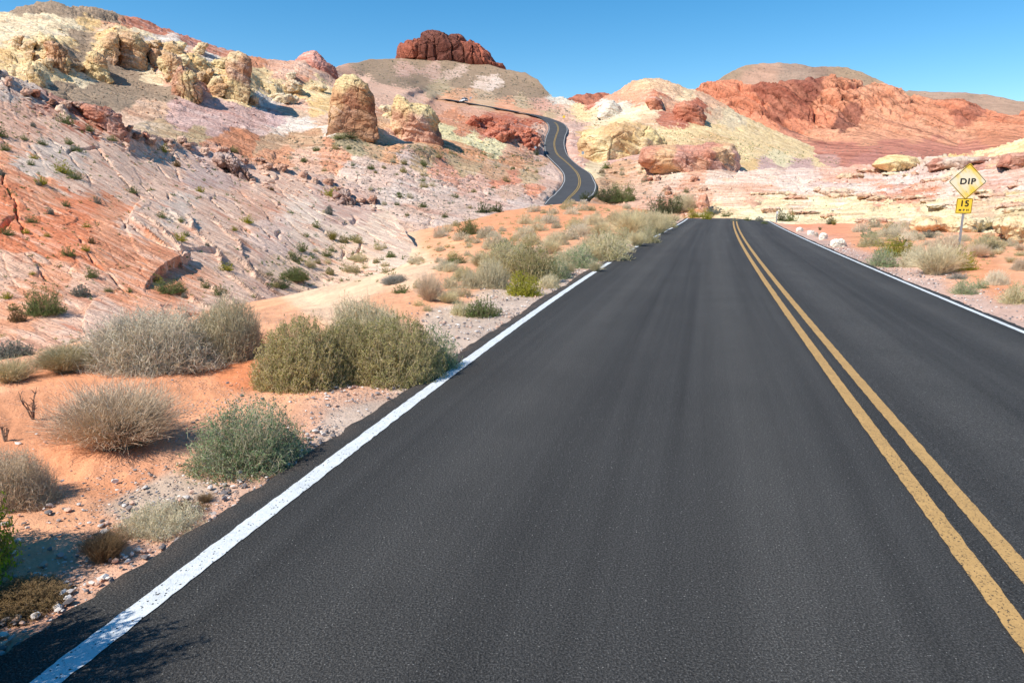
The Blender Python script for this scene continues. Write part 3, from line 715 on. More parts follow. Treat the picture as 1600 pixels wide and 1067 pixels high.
# ---- layered slabs right of the road
def d_slab(p, Y, U, V):
    x, y, z = p[..., 0], p[..., 1], p[..., 2]
    a = Y / 50.0
    n = (.05, .10, .99)
    d = .8 * a * beds(p, n, 1.0, 1.0, .12) + .35 * a * beds(p, n, .33, 1.6, .2) + .14 * a * ridged(p * .9, 4) + .5 * a * fbm(p * .1, 4)
    g, cid = cracks((x + 2 * fbm(p * .06, 2)) / 3.4, z / .8 + .5 * fbm(p * .08 + 9, 2), .12)
    br = ss(.0, .3, fbm(p * .09 + 31, 3))
    d = d + br * a * (.7 * (cid - .5) + .9 * g)
    return d
ST = [(1040,330),(1062,302),(1085,290),(1110,281),(1150,273),(1200,266),(1250,264),(1300,262),(1350,260),(1395,258),(1440,248),(1480,244),(1520,238),(1560,230),(1600,216),(1700,190),(1800,180)]
SB = [(1040,352),(1200,362),(1300,375),(1400,395),(1600,430),(1800,470)]
CR1, CR2 = (228,204,158), (232,212,172)
sheet("layered_slabs", ST, SB,
      [(1040,352,64),(1040,330,75),(1062,302,92),(1085,290,100),(1150,273,120),(1200,266,130),(1300,262,140),(1395,258,150),(1480,244,135),(1600,216,112),(1800,180,95),(1800,470,18),(1600,430,22),(1400,395,36),(1200,362,50),(1300,375,42),(1600,375,28),(1400,350,44),(1200,345,56),(1300,345,53),(1500,300,62),(1400,300,75),(1300,300,84),(1200,300,90),(1600,300,52),(1120,330,72),(1450,260,110),(1600,250,85)],
      M['slab'],
      [(1090,300,(222,170,140)),(1090,320,(222,150,116)),(1130,300,(224,176,148)),(1150,320,(224,180,150)),(1180,285,(226,190,172)),(1120,285,(226,196,180)),(1070,330,(214,150,116)),(1120,335,(222,190,146)),(1180,300,(220,164,134)),
       (1250,275,(214,184,172)),(1300,270,(222,166,142)),(1350,270,(222,160,134)),(1250,290,(222,196,184)),(1300,290,(210,176,166)),(1350,290,(222,198,186)),(1300,305,(222,196,180)),(1400,280,(222,196,186)),(1450,270,(214,180,170)),(1400,295,(206,160,146)),(1450,290,(222,180,160)),(1250,303,(220,180,160)),(1380,300,(212,140,108)),(1420,305,(218,146,112)),(1450,300,(214,140,104)),(1480,310,(222,190,170)),(1500,280,(222,196,184)),(1550,270,(222,190,176)),(1600,270,(216,170,150)),(1550,290,(214,160,140)),(1600,300,(222,190,170)),(1560,312,(216,170,150)),
       (1180,330,CR1),(1220,315,CR1),(1220,335,CR2),(1280,320,(228,206,160)),(1280,340,CR1),(1340,320,(226,196,150)),(1340,345,CR1),(1400,325,CR1),(1400,345,(226,190,146)),(1460,330,CR1),(1460,350,CR2),(1520,330,(224,184,146)),(1520,350,CR1),(1580,330,(216,188,136)),(1590,350,CR1),(1540,365,CR2),(1440,370,CR1),(1600,370,CR2),(1350,360,CR1),(1500,375,CR1),(1650,340,CR1),(1750,300,CR1),
       (1250,312,(220,184,150)),(1560,318,(222,200,160)),(1590,225,YEL),(1570,235,YEL),(1540,240,YEL),(1500,246,YE2),(1470,255,(214,190,160)),(1450,250,(210,180,160)),(1520,252,(196,130,110)),(1560,250,(206,150,124)),(1600,245,YEL),(1700,220,YEL)],
      1.9, 1.35, d_slab, warp=(16, .12), sharp=1.6, rough=1.2, q_bed=((.05, .10, .99), .45, 6))
# ------------------------------------------------------------------ roads
def asphalt_mat():
    t = NT("asphalt", 0.88, 0.25)
    p = t.pos()
    u = t.attr("Col")                       # R: metres across from the centre line, G: along
    sep = t.n("SeparateColor"); t.l(u, sep.inputs[0])
    n1 = t.noise(p, .35, 4); n2 = t.noise(p, 120, 3, .75); n3 = t.noise(p, 55, 3, .6)
    base = t.mix(t.ramp(n1, [(0.3, 0.0), (0.7, 1.0)]), (.046, .044, .0415), (.058, .0555, .052))
    # polished wheel paths, drawn as long streaks
    sv = t.comb(t.math('MULTIPLY', sep.outputs[0], 5.0), t.math('MULTIPLY', sep.outputs[1], .06), t.math('MULTIPLY', sep.outputs[1], 0))
    n4 = t.noise(sv, 1.0, 4, .6)
    base = t.mix(1.0, base, t.ramp(n4, [(0.3, .78), (0.7, 1.34)]), 'MULTIPLY')
    # paler worn wheel paths, 0.8 m and 2.5 m either side of the centre
    ax = t.math('ABSOLUTE', t.math('SUBTRACT', t.math('ABSOLUTE', sep.outputs[0]), 1.7))
    wp = t.ramp(t.math('ABSOLUTE', t.math('SUBTRACT', ax, .85)), [(0.05, 1.0), (0.5, 0.0)])
    base = t.mix(t.math('MULTIPLY', wp, t.math('MULTIPLY', t.noise(p, .9, 4), .9)), base, (.100, .094, .086))
    # dust blown over the rim
    du = t.math('MULTIPLY', t.ramp(t.math('MULTIPLY', sep.outputs[0], -.2), [(.71, 0.0), (.80, 1.0)]), t.ramp(t.noise(p, 5, 5, .7), [(.40, 0.0), (.66, 1.0)]))
    base = t.mix(t.math('MULTIPLY', du, .6), base, (.30, .19, .125))
    vc = t.voro(p, .28, 'DISTANCE_TO_EDGE'); wq = t.noise(p, 3, 5, .7)
    ck = t.math('MULTIPLY', t.ramp(t.math('ADD', vc, t.math('MULTIPLY', t.math('SUBTRACT', wq, .5), .16)), [(.0, 0.0), (.0035, 0.0)]), t.ramp(t.noise(p, .22, 2), [(.5, 0.0), (.56, 1.0)]))
    base = t.mix(t.math('MULTIPLY', ck, .7), base, (.02, .02, .02))
    base = t.mix(1.0, base, t.ramp(n2, [(0.3, .15), (0.52, 1.0), (0.72, 3.2)]), 'MULTIPLY')
    vn = t.n("TexVoronoi", feature='F1'); vn.inputs["Scale"].default_value = 62; t.l(p, vn.inputs["Vector"])
    sel = t.math('GREATER_THAN', t.noise(p, 47, 1), .50)
    st = t.math('MULTIPLY', t.ramp(vn.outputs["Distance"], [(0.12, 1.0), (0.22, 0.0)]), sel)
    sc = t.ramp(vn.outputs["Color"], [(0.1, (.03,.03,.035)), (0.5, (.15,.14,.13)), (0.85, (.55,.52,.47))])
    base = t.mix(t.math('MULTIPLY', st, .8), base, sc)
    h = t.math('ADD', t.math('MULTIPLY', n2, .6), t.math('MULTIPLY', n3, .5))
    h = t.math('ADD', h, t.math('MULTIPLY', st, .5))
    return t.fin(base, t.bump(h, .02))
def paint_mat(name, rgb, wear, hole):
    """road paint with the chips showing the stone below"""
    t = NT(name, .75, .3); p = t.pos()
    n = t.noise(p, 30, 4, .7); n2 = t.noise(p, 4, 4)
    vn = t.voro(p, 48); a = t.ramp(vn, [(0.15, 1.0), (0.24, 0.0)])
    sel = t.math('GREATER_THAN', t.noise(p, 21, 2), hole)
    ch = t.math('MULTIPLY', a, sel)
    ch2 = t.ramp(t.noise(p, 95, 3, .7), [(wear, 0.0), (wear + .05, 1.0)])
    ch = t.math('MAXIMUM', ch, ch2)
    c = np.asarray(rgb)
    col = t.mix(1.0, c, t.ramp(n, [(0.3, .86), (0.7, 1.1)]), 'MULTIPLY')
    col = t.mix(1.0, col, t.ramp(n2, [(0.3, .9), (0.7, 1.06)]), 'MULTIPLY')
    col = t.mix(ch, col, (.05, .05, .05))
    h = t.math('SUBTRACT', t.math('MULTIPLY', t.noise(p, 120, 3), .6), ch)
    return t.fin(col, t.bump(h, .006))
M['asphalt'] = asphalt_mat()
M['white_paint'] = paint_mat("white_road_paint", (.66, .69, .70), .66, .50)
M['yellow_paint'] = paint_mat("yellow_road_paint", (.50, .30, .11), .60, .66)
M['far_white'] = simple_mat("worn_white_paint", (.42, .42, .41), .8, .15, 2, raw=True)
M['far_yellow'] = simple_mat("worn_yellow_paint", (.34, .23, .08), .8, .15, 2, raw=True)
M['far_asphalt'] = simple_mat("far_asphalt_lane", (.062, .063, .066), .9, .14, .5, raw=True)

RY = np.concatenate([[-14, -6, -2, 0], np.geomspace(.6, 54, 420), np.linspace(54.2, 75, 60)])
def near_strip(name, xa, xb, zoff, nx, mat, ya=-99, yb=99, jit=0, edge=False, parent=None, seed=0, **k):
    y = RY[(RY >= ya) & (RY <= yb)]
    a, b = xa(y), xb(y)
    if jit:
        q = np.stack([y * 9, 0 * y + seed, 0 * y], -1)
        a = a + jit * fbm(q, 4, .7); b = b + jit * fbm(q + 33, 4, .7)
    s = np.linspace(0, 1, nx)[None]
    x = a[:, None] + (b - a)[:, None] * s; yy = y[:, None] + 0 * x
    z = road_z(x, yy) + zoff
    if edge:     # ragged rims dip into the gravel
        z[:, 0] -= .09; z[:, -1] -= .09
    c = (curve(fY, yy))
    col = np.stack([x - c, yy, 0 * x], -1)
    me = mesh_np(name, np.stack([x, yy, z], -1).reshape(-1, 3), grid_faces(len(y), nx)[:, ::-1], [mat], col=col.reshape(-1, 3))
    return obj(name, me, parent, **k)
def off(f, d): return lambda y: curve(f, y) + d
def ragged(f, d, s, sgn):
    return lambda y: curve(f, y) + d + sgn * (.06 * fbm(np.stack([y * .5, 0 * y + s, 0 * y], -1), 3) + .05 * fbm(np.stack([y * 5, 0 * y + s, 0 * y], -1), 3) * (y < 30))
near_strip("road", lambda y: ragged(fL, -.33, 3, 1)(y) - .2 * np.exp(-(y / 2.4) ** 2), ragged(fR, .31, 8, 1), 0, 60, M['asphalt'], edge=True, kind="structure")
for ya_, yb_ in ((-99, 17.3), (17.85, 18.75), (19.7, 22.2), (22.5, 25.6), (25.9, 99)):      # bush stem shadows across the line, built as gaps in it
    near_strip("road_marking", off(fL, -.055), off(fL, .055), .004, 3, M['white_paint'], ya_, yb_, jit=.008, kind="structure")
near_strip("road_marking", off(fR, -.05), off(fR, .05), .004, 3, M['white_paint'], jit=.006, seed=4, kind="structure")
near_strip("road_marking", off(fY, -.048), off(fY, .048), .004, 3, M['yellow_paint'], jit=.006, seed=7, kind="structure")
near_strip("road_marking", off(fY, .170), off(fY, .266), .004, 3, M['yellow_paint'], jit=.006, seed=9, kind="structure")

# far road, an S climbing the hills
def far_pts():
    k = np.arange(len(FRa)); kk = np.linspace(0, len(FRa) - 1, (len(FRa) - 1) * 8 + 1)
    def sm(c):      # Catmull-Rom
        c = np.asarray(c, float); out = []
        for t in kk:
            i = int(min(t, len(c) - 2)); f = t - i
            p0, p1, p2, p3 = c[max(i - 1, 0)], c[i], c[i + 1], c[min(i + 2, len(c) - 1)]
            out.append(.5 * (2 * p1 + (p2 - p0) * f + (2 * p0 - 5 * p1 + 4 * p2 - p3) * f * f + (3 * p1 - p0 - 3 * p2 + p3) * f ** 3))
        return np.array(out)
    v, l, c, r, Y = [sm(FRa[:, i]) for i in range(5)]
    return v, l, c, r, Y
fv, fl, fc, fr_, fY_ = far_pts()
cen = P(fc, fv, fY_)
Lp = P(fl, fv, fY_); Rp = P(fr_, fv, fY_)
up = fv < 184                                  # the level stretch: give the road its width along the line of sight
tg = np.gradient(cen, axis=0); tg[:, 2] = 0; tg /= np.linalg.norm(tg, axis=1)[:, None]
sd = np.stack([tg[:, 1], -tg[:, 0], 0 * tg[:, 0]], -1)
w = ss(190, 183, fv)[:, None]
Lp = Lp * (1 - w) + (cen - sd * 2.0) * w; Rp = Rp * (1 - w) + (cen + sd * 2.0) * w
def far_strip(name, s0, s1, z, mat, sl=slice(None), n=6, parent=None, **k):
    s = np.linspace(s0, s1, n)[None, :, None]
    mid = cen[:, None]
    p = np.where(s < 0, mid + (mid - Lp[:, None]) * s, mid + (Rp[:, None] - mid) * s)[sl]
    p = p.copy(); p[..., 2] += z
    return obj(name, mesh_np(name, p.reshape(-1, 3), grid_faces(p.shape[0], n)[:, ::-1], [mat], col=np.zeros((p.size // 3, 3))), parent, **k)
far_strip("road", -1.04, 1.04, .05, M['far_asphalt'], kind="structure", n=9)
b = slice(0, 125)
far_strip("road_marking", -.97, -.925, .09, M['far_white'], b, 2, kind="structure")
far_strip("road_marking", .925, .97, .09, M['far_white'], b, 2, kind="structure")
far_strip("road_marking", -.075, -.025, .09, M['far_yellow'], b, 2, kind="structure")
far_strip("road_marking", .025, .075, .09, M['far_yellow'], b, 2, kind="structure")
# the hidden bottom of the dip joins the two
a0 = P(890, 309, 104); 
lo = np.array([[curve(fL, 75.) - .4, 75, -3.75], [curve(fR, 75.) + .4, 75, -3.9]], float)
# ------------------------------------------------------------------ placing things: look through the photo pixel, stand on what is there
bpy.context.view_layer.update()
DG = bpy.context.evaluated_depsgraph_get()
def hit_col(u, v):
    d = P(u, v, 1.0) - np.array([0, 0, CAMH])
    ok, loc, nrm, idx, ob, mt = scene.ray_cast(DG, Vector((0, 0, CAMH)), Vector(d).normalized())
    if not ok or ob.name not in SLOPES: return None, None
    me = ob.data; vi = me.polygons[idx].vertices[0]
    return loc, np.array(me.attributes['Col'].data[vi].color)[:3]
SLOPES = {'ground', 'slickrock_slope', 'desert_hills', 'red_cliffs', 'brown_mesa_hill', 'brown_ridge_hill', 'red_ridge_hill', 'layered_slabs'}
def hit(u, v):
    d = P(u, v, 1.0) - np.array([0, 0, CAMH])
    ok, loc, nrm, idx, ob, mt = scene.ray_cast(DG, Vector((0, 0, CAMH)), Vector(d).normalized())
    return (loc, ob.name) if ok else (None, None)
def drop(x, y, z0=200):
    ok, loc, nrm, idx, ob, mt = scene.ray_cast(DG, Vector((x, y, z0)), Vector((0, 0, -1)))
    return loc if ok else Vector((x, y, 0))

# ------------------------------------------------------------------ rock bodies
def rock(name, outline, Y, T, samples, mat, label, cat, group=None, pw=2.4, px=1.6, amp=.06, grooves=None, seed=0, c=None, q=(.2, .3, .9), per=None, sharp=3.0, parent=None, sink=True, sinkf=.8):
    """closed rounded rock: the outline at distance Y, T metres thick to each side"""
    pl = np.array(outline, float); c = pl.mean(0) if c is None else np.array(c, float)
    if sink:      # the foot goes on below the soil
        lowr = np.maximum(pl[:, 1] - c[1], 0)
        pl[:, 1] += lowr * sinkf
        Y = Y + T * .4
    size = np.ptp(pl[:, 0]) * Y / F
    nphi = int(max(40, 2.2 * (np.ptp(pl[:, 0]) + np.ptp(pl[:, 1])) / px)); ns = int(max(12, .5 * max(np.ptp(pl[:, 0]), np.ptp(pl[:, 1])) / px))
    ph = np.linspace(0, 2 * np.pi, nphi, endpoint=False); dx, dy = np.cos(ph), np.sin(ph)
    rad = np.zeros(nphi)
    a = pl - c; b = np.roll(a, -1, 0)
    for (ax, ay), (bx, by) in zip(a, b):
        ex, ey = bx - ax, by - ay; den = dx * ey - dy * ex
        den = np.where(np.abs(den) < 1e-9, 1e-9, den)
        t = (ax * ey - ay * ex) / den; s = (ax * dy - ay * dx) / den
        ok = (t > 0) & (s >= -1e-6) & (s <= 1 + 1e-6); rad = np.where(ok, np.maximum(rad, t), rad)
    rad = np.where(rad <= 0, rad[rad > 0].mean(), rad)
    th = np.linspace(0, np.pi, 2 * ns + 1)[1:-1]
    s = np.sin(th) ** .8
    se = np.abs(s[:, None] * np.sqrt(dx ** 2 + np.minimum(dy, 0) ** 2) if sink else s[:, None] * np.ones_like(dx))
    dep = -np.sign(np.cos(th))[:, None] * np.maximum(0, 1 - np.minimum(se, 1) ** pw) ** (1 / pw) * T
    U = c[0] + s[:, None] * rad * dx; V = c[1] + s[:, None] * rad * dy
    p = P(U, V, np.full_like(U, Y) + dep)
    p = np.concatenate([P(np.array([c[0]]), np.array([c[1]]), np.array([Y - T]))[None].repeat(nphi, 1), p, P(np.array([c[0]]), np.array([c[1]]), np.array([Y + T]))[None].repeat(nphi, 1)], 0)
    uv = np.stack(proj(p), -1)
    cen_ = P(c[0], c[1], Y)
    n = np.gradient(p, axis=0); m = (np.roll(p, -1, 1) - np.roll(p, 1, 1))
    nr = np.cross(n, m); nr /= np.linalg.norm(nr, axis=2)[..., None] + 1e-9
    nr = np.where(((p - cen_) * nr).sum(2)[..., None] < 0, -nr, nr); nr[0] = (0, -1, 0); nr[-1] = (0, 1, 0)
    k = 1 / size; per = per or size / 9
    d = .9 * fbm(p * k * 2.2 + seed, 3) + .75 * ridged(p * k * 4 + seed, 5) - .5
    f1, e, cid = worley(np.stack([(p[..., 0] + .3 * p[..., 1]) * k * 4 + seed + .4 * fbm(p * k * 3, 2), (p[..., 2] - .3 * p[..., 0]) * k * 3 + .4 * fbm(p * k * 3 + 9, 2)], -1))
    d = d - .45 * (1 - ss(0, .07, e)) * ss(-.1, .3, fbm(p * k * 3 + 8, 2)) + .8 * (cid - .5)
    f1, e, cid = worley(np.stack([(p[..., 0] + .5 * p[..., 1]) * k * 9, (p[..., 2] + .5 * p[..., 0]) * k * 8], -1))
    d = d + .45 * (cid - .5)
    if grooves:      # upright clefts
        w = (p[..., 0] + .4 * p[..., 1]) * k * grooves + .6 * fbm(p * k * 3 + 4, 3)
        f1, e, cid = worley(np.stack([w, p[..., 2] * k * grooves * .22], -1))
        d = d - 1.5 * (1 - ss(0, .16, e)) + 1.3 * (cid - .5)
    d = d * size * amp + .02 * size * beds(p, q, per, .6, .3)
    p = p + nr * d[..., None]
    p[0] = p[0].mean(0); p[-1] = p[-1].mean(0)
    W = np.stack([fbm(p * k * 5, 4), fbm(p * k * 5 + 40, 4)], -1) * np.ptp(pl[:, 0]) * .07
    col = patch_colour(uv + W, samples, sharp, 1.0) * GAIN
    col = col * (1 + .12 * fbm(p * k * 8, 3))[..., None]
    nn, mm = p.shape[:2]
    i = np.arange(nn - 1)[:, None]; j = np.arange(mm)[None]; j2 = (j + 1) % mm
    fc_ = np.stack([(i * mm + j).ravel(), (i * mm + j2).ravel(), ((i + 1) * mm + j2).ravel(), ((i + 1) * mm + j).ravel()], 1)
    me = mesh_np(name, p.reshape(-1, 3), fc_[:, ::-1], [mat], col=np.clip(col.reshape(-1, 3), 0, 1))
    o = obj(name, me, parent, label=label, cat=cat, group=group)
    # stand the origin on the thing's foot
    lo_ = Vector(((p[..., 0].min() + p[..., 0].max()) / 2, Y, float(p[..., 2].min())))
    me.transform(__import__('mathutils').Matrix.Translation(-lo_)); o.location = lo_
    return o
M['boulder'] = rock_mat("weathered_boulder_rock", (.35, .3, .88), 1.1, .5, .35, .3, .07)
M['butte'] = rock_mat("dark_butte_rock", (.9, .3, .25), 9, .7, .1, .25, .10, 1, (206,130,104), (120,56,40))
def gy(u, v, extra=0.0):
    loc, n = hit(u, v)
    return (loc.y if loc else 100.0) + extra
DK1, DK2 = (126,72,60), (166,88,64)
rock("butte", [(623,92),(624,76),(630,70),(636,66),(646,66),(652,60),(655,66),(660,54),(668,50),(684,50),(692,54),(702,62),(706,56),(716,56),(722,60),(728,66),(735,67),(748,72),(757,82),(764,86),(770,92),(778,99),(786,99),(792,105),(794,112),(780,116),(740,114),(700,108),(660,104)], 560, 42,
     [(630,82,DK2),(640,75,DK2),(645,90,DK2),(665,70,DK1),(680,60,DK1),(690,80,DK1),(670,90,DK1),(700,90,DK1),(705,70,(116,66,56)),(720,75,DK1),(725,95,DK1),(655,80,(150,84,66)),(740,80,(176,90,64)),(752,90,(170,88,64)),(745,100,DK2),(765,95,DK2),(785,106,DK2),(730,68,DK2)],
     M['butte'], "dark red flat topped butte standing on the brown hill at centre", "butte", sink=False, pw=4, px=1.0, amp=.018, grooves=11, c=(705, 86), q=(0, 0, 1))
rock("rock_outcrop", [(452,112),(458,100),(468,91),(480,83),(490,81),(500,88),(508,95),(518,103),(527,113),(530,124),(490,126),(460,120)], 205, 12,
     [(470,100,(206,134,118)),(490,90,(204,128,112)),(500,105,(208,132,116)),(515,112,(176,104,84)),(480,112,(206,140,124)),(486,84,(214,148,132))], M['boulder'],
     "rounded pink rock dome on the skyline left of the brown hill", "rock outcrop", px=1.2, amp=.04, c=(490, 106))
BTN, BYL, BDK = (190,136,96), (216,188,132), (140,92,62)
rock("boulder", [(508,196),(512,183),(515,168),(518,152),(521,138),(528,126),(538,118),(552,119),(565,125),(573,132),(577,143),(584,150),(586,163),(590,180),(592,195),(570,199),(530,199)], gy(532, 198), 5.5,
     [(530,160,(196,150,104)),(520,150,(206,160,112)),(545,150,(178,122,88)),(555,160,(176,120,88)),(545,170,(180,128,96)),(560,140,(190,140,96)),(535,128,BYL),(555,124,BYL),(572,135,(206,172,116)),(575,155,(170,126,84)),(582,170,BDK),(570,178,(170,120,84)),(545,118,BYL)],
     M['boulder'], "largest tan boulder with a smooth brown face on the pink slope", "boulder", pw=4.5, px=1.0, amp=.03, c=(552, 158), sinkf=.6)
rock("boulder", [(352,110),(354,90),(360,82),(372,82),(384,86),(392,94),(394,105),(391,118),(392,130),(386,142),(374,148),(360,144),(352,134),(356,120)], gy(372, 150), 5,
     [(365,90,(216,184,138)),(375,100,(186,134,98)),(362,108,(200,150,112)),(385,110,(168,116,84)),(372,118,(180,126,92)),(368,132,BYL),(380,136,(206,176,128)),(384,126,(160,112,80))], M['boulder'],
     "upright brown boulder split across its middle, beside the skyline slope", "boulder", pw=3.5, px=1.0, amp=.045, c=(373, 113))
rock("rock_outcrop", [(608,200),(612,182),(616,162),(621,150),(630,151),(640,158),(652,162),(668,166),(679,176),(684,188),(690,202),(699,222),(680,228),(655,222),(630,212)], gy(630, 211), 7.5,
     [(620,160,BYL),(635,160,BYL),(630,175,(206,166,116)),(622,180,(184,130,104)),(655,168,(222,196,136)),(672,175,(222,196,136)),(680,190,(196,160,104)),(640,190,(206,150,124)),(660,190,(210,170,152)),(670,210,(206,150,128)),(690,212,(150,104,84)),(650,210,(212,160,136)),(612,195,(214,170,130))],
     M['boulder'], "yellow capped pink rock outcrop right of the largest tan boulder", "rock outcrop", pw=2.6, px=1.0, amp=.045, c=(652, 190), sinkf=.75)
def simple_rock(outl, dY, T, cols, label, cat="rock outcrop", name="rock_outcrop", amp=.06, pw=3.2, g=None, px=1.1, foot=None, grooves=None, sk=.8):
    a = np.array(outl, float); cx, cy = a.mean(0); fx, fy = foot or (cx, a[:, 1].max() + 2)
    w, h = np.ptp(a[:, 0]), np.ptp(a[:, 1])
    S = []
    rr = random.Random(int(cx * 7 + cy))
    for k in range(12):
        S.append((cx + w * (rr.random() - .5), cy + h * (rr.random() - .5), (BYL if k > 8 else cols[0]) if cols[-1] == BYL and k % 3 == 2 else cols[k % len(cols)]))
    bt = [(x_, y_) for x_, y_ in outl if y_ > cy + .15 * h] or [(fx, fy)]
    Yb = float(np.percentile([gy(x_, y_ + 1) for x_, y_ in bt], 65)) if foot is None else gy(fx, fy)
    return rock(name, outl, Yb, T, S, M['boulder'], label, cat, g, pw=pw, px=px, amp=amp, c=(cx, cy), seed=cx, grooves=grooves, sinkf=sk)
BT2, BT3 = (206,160,112), (196,146,104)
simple_rock([(184,92),(186,72),(180,60),(186,52),(198,50),(212,54),(222,64),(230,74),(233,88),(226,98),(210,100),(196,96)], 2.5, 5, [BT2, BT3, BYL, (186,140,102)], "broad tan cliff knob with a dark right side on the yellow hill")
simple_rock([(152,92),(156,74),(162,60),(172,52),(184,54),(188,66),(186,82),(178,92),(164,98)], 2, 4, [BT3, BYL, BT2], "tan rock knob left of the broad cliff knob on the yellow hill")
simple_rock([(76,104),(74,84),(72,70),(82,66),(94,70),(104,78),(110,92),(106,104),(92,106)], 1.5, 3.6, [BT3, (186,140,98), BYL], "squat tan knob with dark clefts low on the yellow hill", grooves=6)
simple_rock([(120,118),(128,106),(136,98),(134,90),(144,80),(156,84),(164,94),(168,106),(176,116),(160,122),(140,120)], 1.5, 3.4, [BYL, BT2, (224,196,138)], "stepped yellow rock pedestal beside the grey scree slope")
simple_rock([(256,82),(258,68),(270,66),(284,72),(288,82),(276,86),(264,86)], 1.5, 3, [BYL, BT2], "small rounded yellow boulder near the top of the yellow hill", "boulder", "boulder")
simple_rock([(232,84),(236,76),(248,78),(252,90),(244,98),(234,96)], 1.5, 2.4, [BT2, (196,140,104)], "small squarish boulder between two tan knobs", "boulder", "boulder")
simple_rock([(268,140),(272,124),(276,110),(284,104),(294,110),(306,116),(316,134),(318,146),(306,150),(290,152),(274,148)], 2, 4.5, [(206,160,112), (190,134,104), BYL, (176,120,92)], "jagged brown rock crest above the pink slope", grooves=6, amp=.06)
simple_rock([(256,84),(268,84),(280,92),(288,108),(284,122),(270,130),(258,118),(248,98)], 3, 4, [BYL, BT2, PNK], "leaning yellow and pink rock rib above the brown crest", grooves=4)
simple_rock([(282,96),(292,84),(306,86),(320,94),(330,102),(326,110),(310,108),(296,112)], 2, 4, [BYL, YE2], "flat yellow rock bench between the crest and the split boulder")
simple_rock([(40,112),(50,104),(62,110),(72,128),(70,136),(54,134),(44,126)], 1, 2.4, [BYL, (150,118,84)], "low yellow ledge with a dark overhang behind the slickrock ridge")
# dark red overhang and blocks along the slickrock ridge
DR1, DR2 = (176,100,72), (196,124,98)
simple_rock([(128,178),(120,168),(134,162),(152,166),(170,172),(188,182),(200,196),(202,206),(186,204),(168,196),(146,186)], .3, 1.6, [DR1, DR2, (206,160,148)], "dark red overhanging ledge on the pink slickrock ridge", amp=.05, px=1, foot=(150, 192))
simple_rock([(86,172),(88,164),(98,164),(108,174),(110,182),(100,180)], .2, .6, [(222,190,170)], "pale loose block left of the red overhang", "rock", "rock")
simple_rock([(212,214),(218,208),(230,208),(240,218),(236,224),(222,220)], .2, .7, [DR1, DR2], "rounded red brown block on the slickrock ridge", "rock", "rock")
simple_rock([(334,250),(340,240),(356,238),(372,250),(384,262),(396,272),(398,282),(382,280),(362,270),(346,262)], .4, 1.3, [(176,150,146), (150,120,116), (190,150,136)], "grey brown cracked rocks on the slickrock ridge", amp=.07, grooves=5)
simple_rock([(518,306),(524,298),(536,296),(548,302),(556,312),(548,320),(532,318)], .5, 1.6, [(170,148,142), (126,104,100), (196,160,150)], "dark grey cracked rocks at the lower end of the slickrock", amp=.08, grooves=6)
# right-hand rocks
simple_rock([(1000,250),(1006,238),(1030,232),(1060,230),(1090,228),(1120,228),(1142,230),(1150,240),(1157,262),(1158,272),(1130,274),(1090,272),(1050,264),(1016,260)], 2, 13, [(204,148,118), (206,150,136), (198,128,104), (190,126,112), (212,166,120)], "rounded pink and brown boulder wall below the yellow dome", amp=.035, pw=3.4)
simple_rock([(905,236),(902,222),(912,210),(930,204),(950,198),(975,192),(1000,196),(1020,206),(1040,218),(1046,232),(1020,240),(980,244),(940,244)], 6, 14, [(222,192,130), (218,182,118), (224,198,146), (206,164,112)], "smooth yellow sandstone mound beside the far road", amp=.04, pw=2.6)
simple_rock([(1052,174),(1056,164),(1068,158),(1082,160),(1096,168),(1104,180),(1098,190),(1080,194),(1062,188)], 3, 9, [(192,108,78), (180,98,72), (200,124,92)], "rust red rock shoulder on the right side of the dome", amp=.035)
simple_rock([(1018,168),(1008,160),(1012,152),(1024,150),(1034,156),(1036,166),(1030,172)], 2, 7, [(196,116,84), (206,132,100)], "rust red knob in the middle of the dome", amp=.035)
simple_rock([(932,178),(940,166),(950,158),(958,158),(968,166),(976,176),(966,182),(946,182)], 4, 10, [(218,208,196), (210,198,188), (222,214,200)], "white rounded rock hump in front of the dome", amp=.03)
simple_rock([(1362,256),(1372,249),(1390,245),(1412,245),(1430,249),(1440,256),(1430,261),(1380,261)], -6, 7, [(236,206,146), (228,196,134)], "low yellow rock hump behind the banded slabs", amp=.03, pw=2.2, foot=(1400, 268))
simple_rock([(1446,256),(1460,250),(1490,247),(1530,246),(1560,248),(1556,254),(1520,258),(1480,260),(1452,262)], -3, 5, [(176,104,84), (196,140,120), (210,184,170)], "long low maroon and grey rock ledge left of the sign top", amp=.03, foot=(1500, 262))
simple_rock([(1556,255),(1566,244),(1580,240),(1610,238),(1620,252),(1590,258)], -2, 5, [(186,120,100), (206,150,130)], "reddish rock ledge at the right edge above the slabs", amp=.03, foot=(1585, 262))
simple_rock([(1098,330),(1088,318),(1094,306),(1104,304),(1108,316),(1110,330)], 0, 2.4, [(206,130,96), (214,146,112)], "orange rock block at the foot of the slabs by the dark bush", amp=.05)
simple_rock([(1430,352),(1436,346),(1452,342),(1474,343),(1500,346),(1524,341),(1546,339),(1560,346),(1552,356),(1530,362),(1510,360),(1490,362),(1466,358),(1448,358)], -1, 2.6, [(228,198,146), (216,176,130), (232,206,160)], "undercut yellow rock lip near the sign", amp=.06, pw=3, foot=(1500, 362), sk=.45)
simple_rock([(1556,352),(1566,340),(1590,336),(1630,340),(1630,372),(1600,374),(1570,368)], -1, 2.6, [(232,204,154), (220,186,136)], "blocky yellow rocks at the right edge", amp=.07, pw=3, foot=(1590, 374), sk=.45)

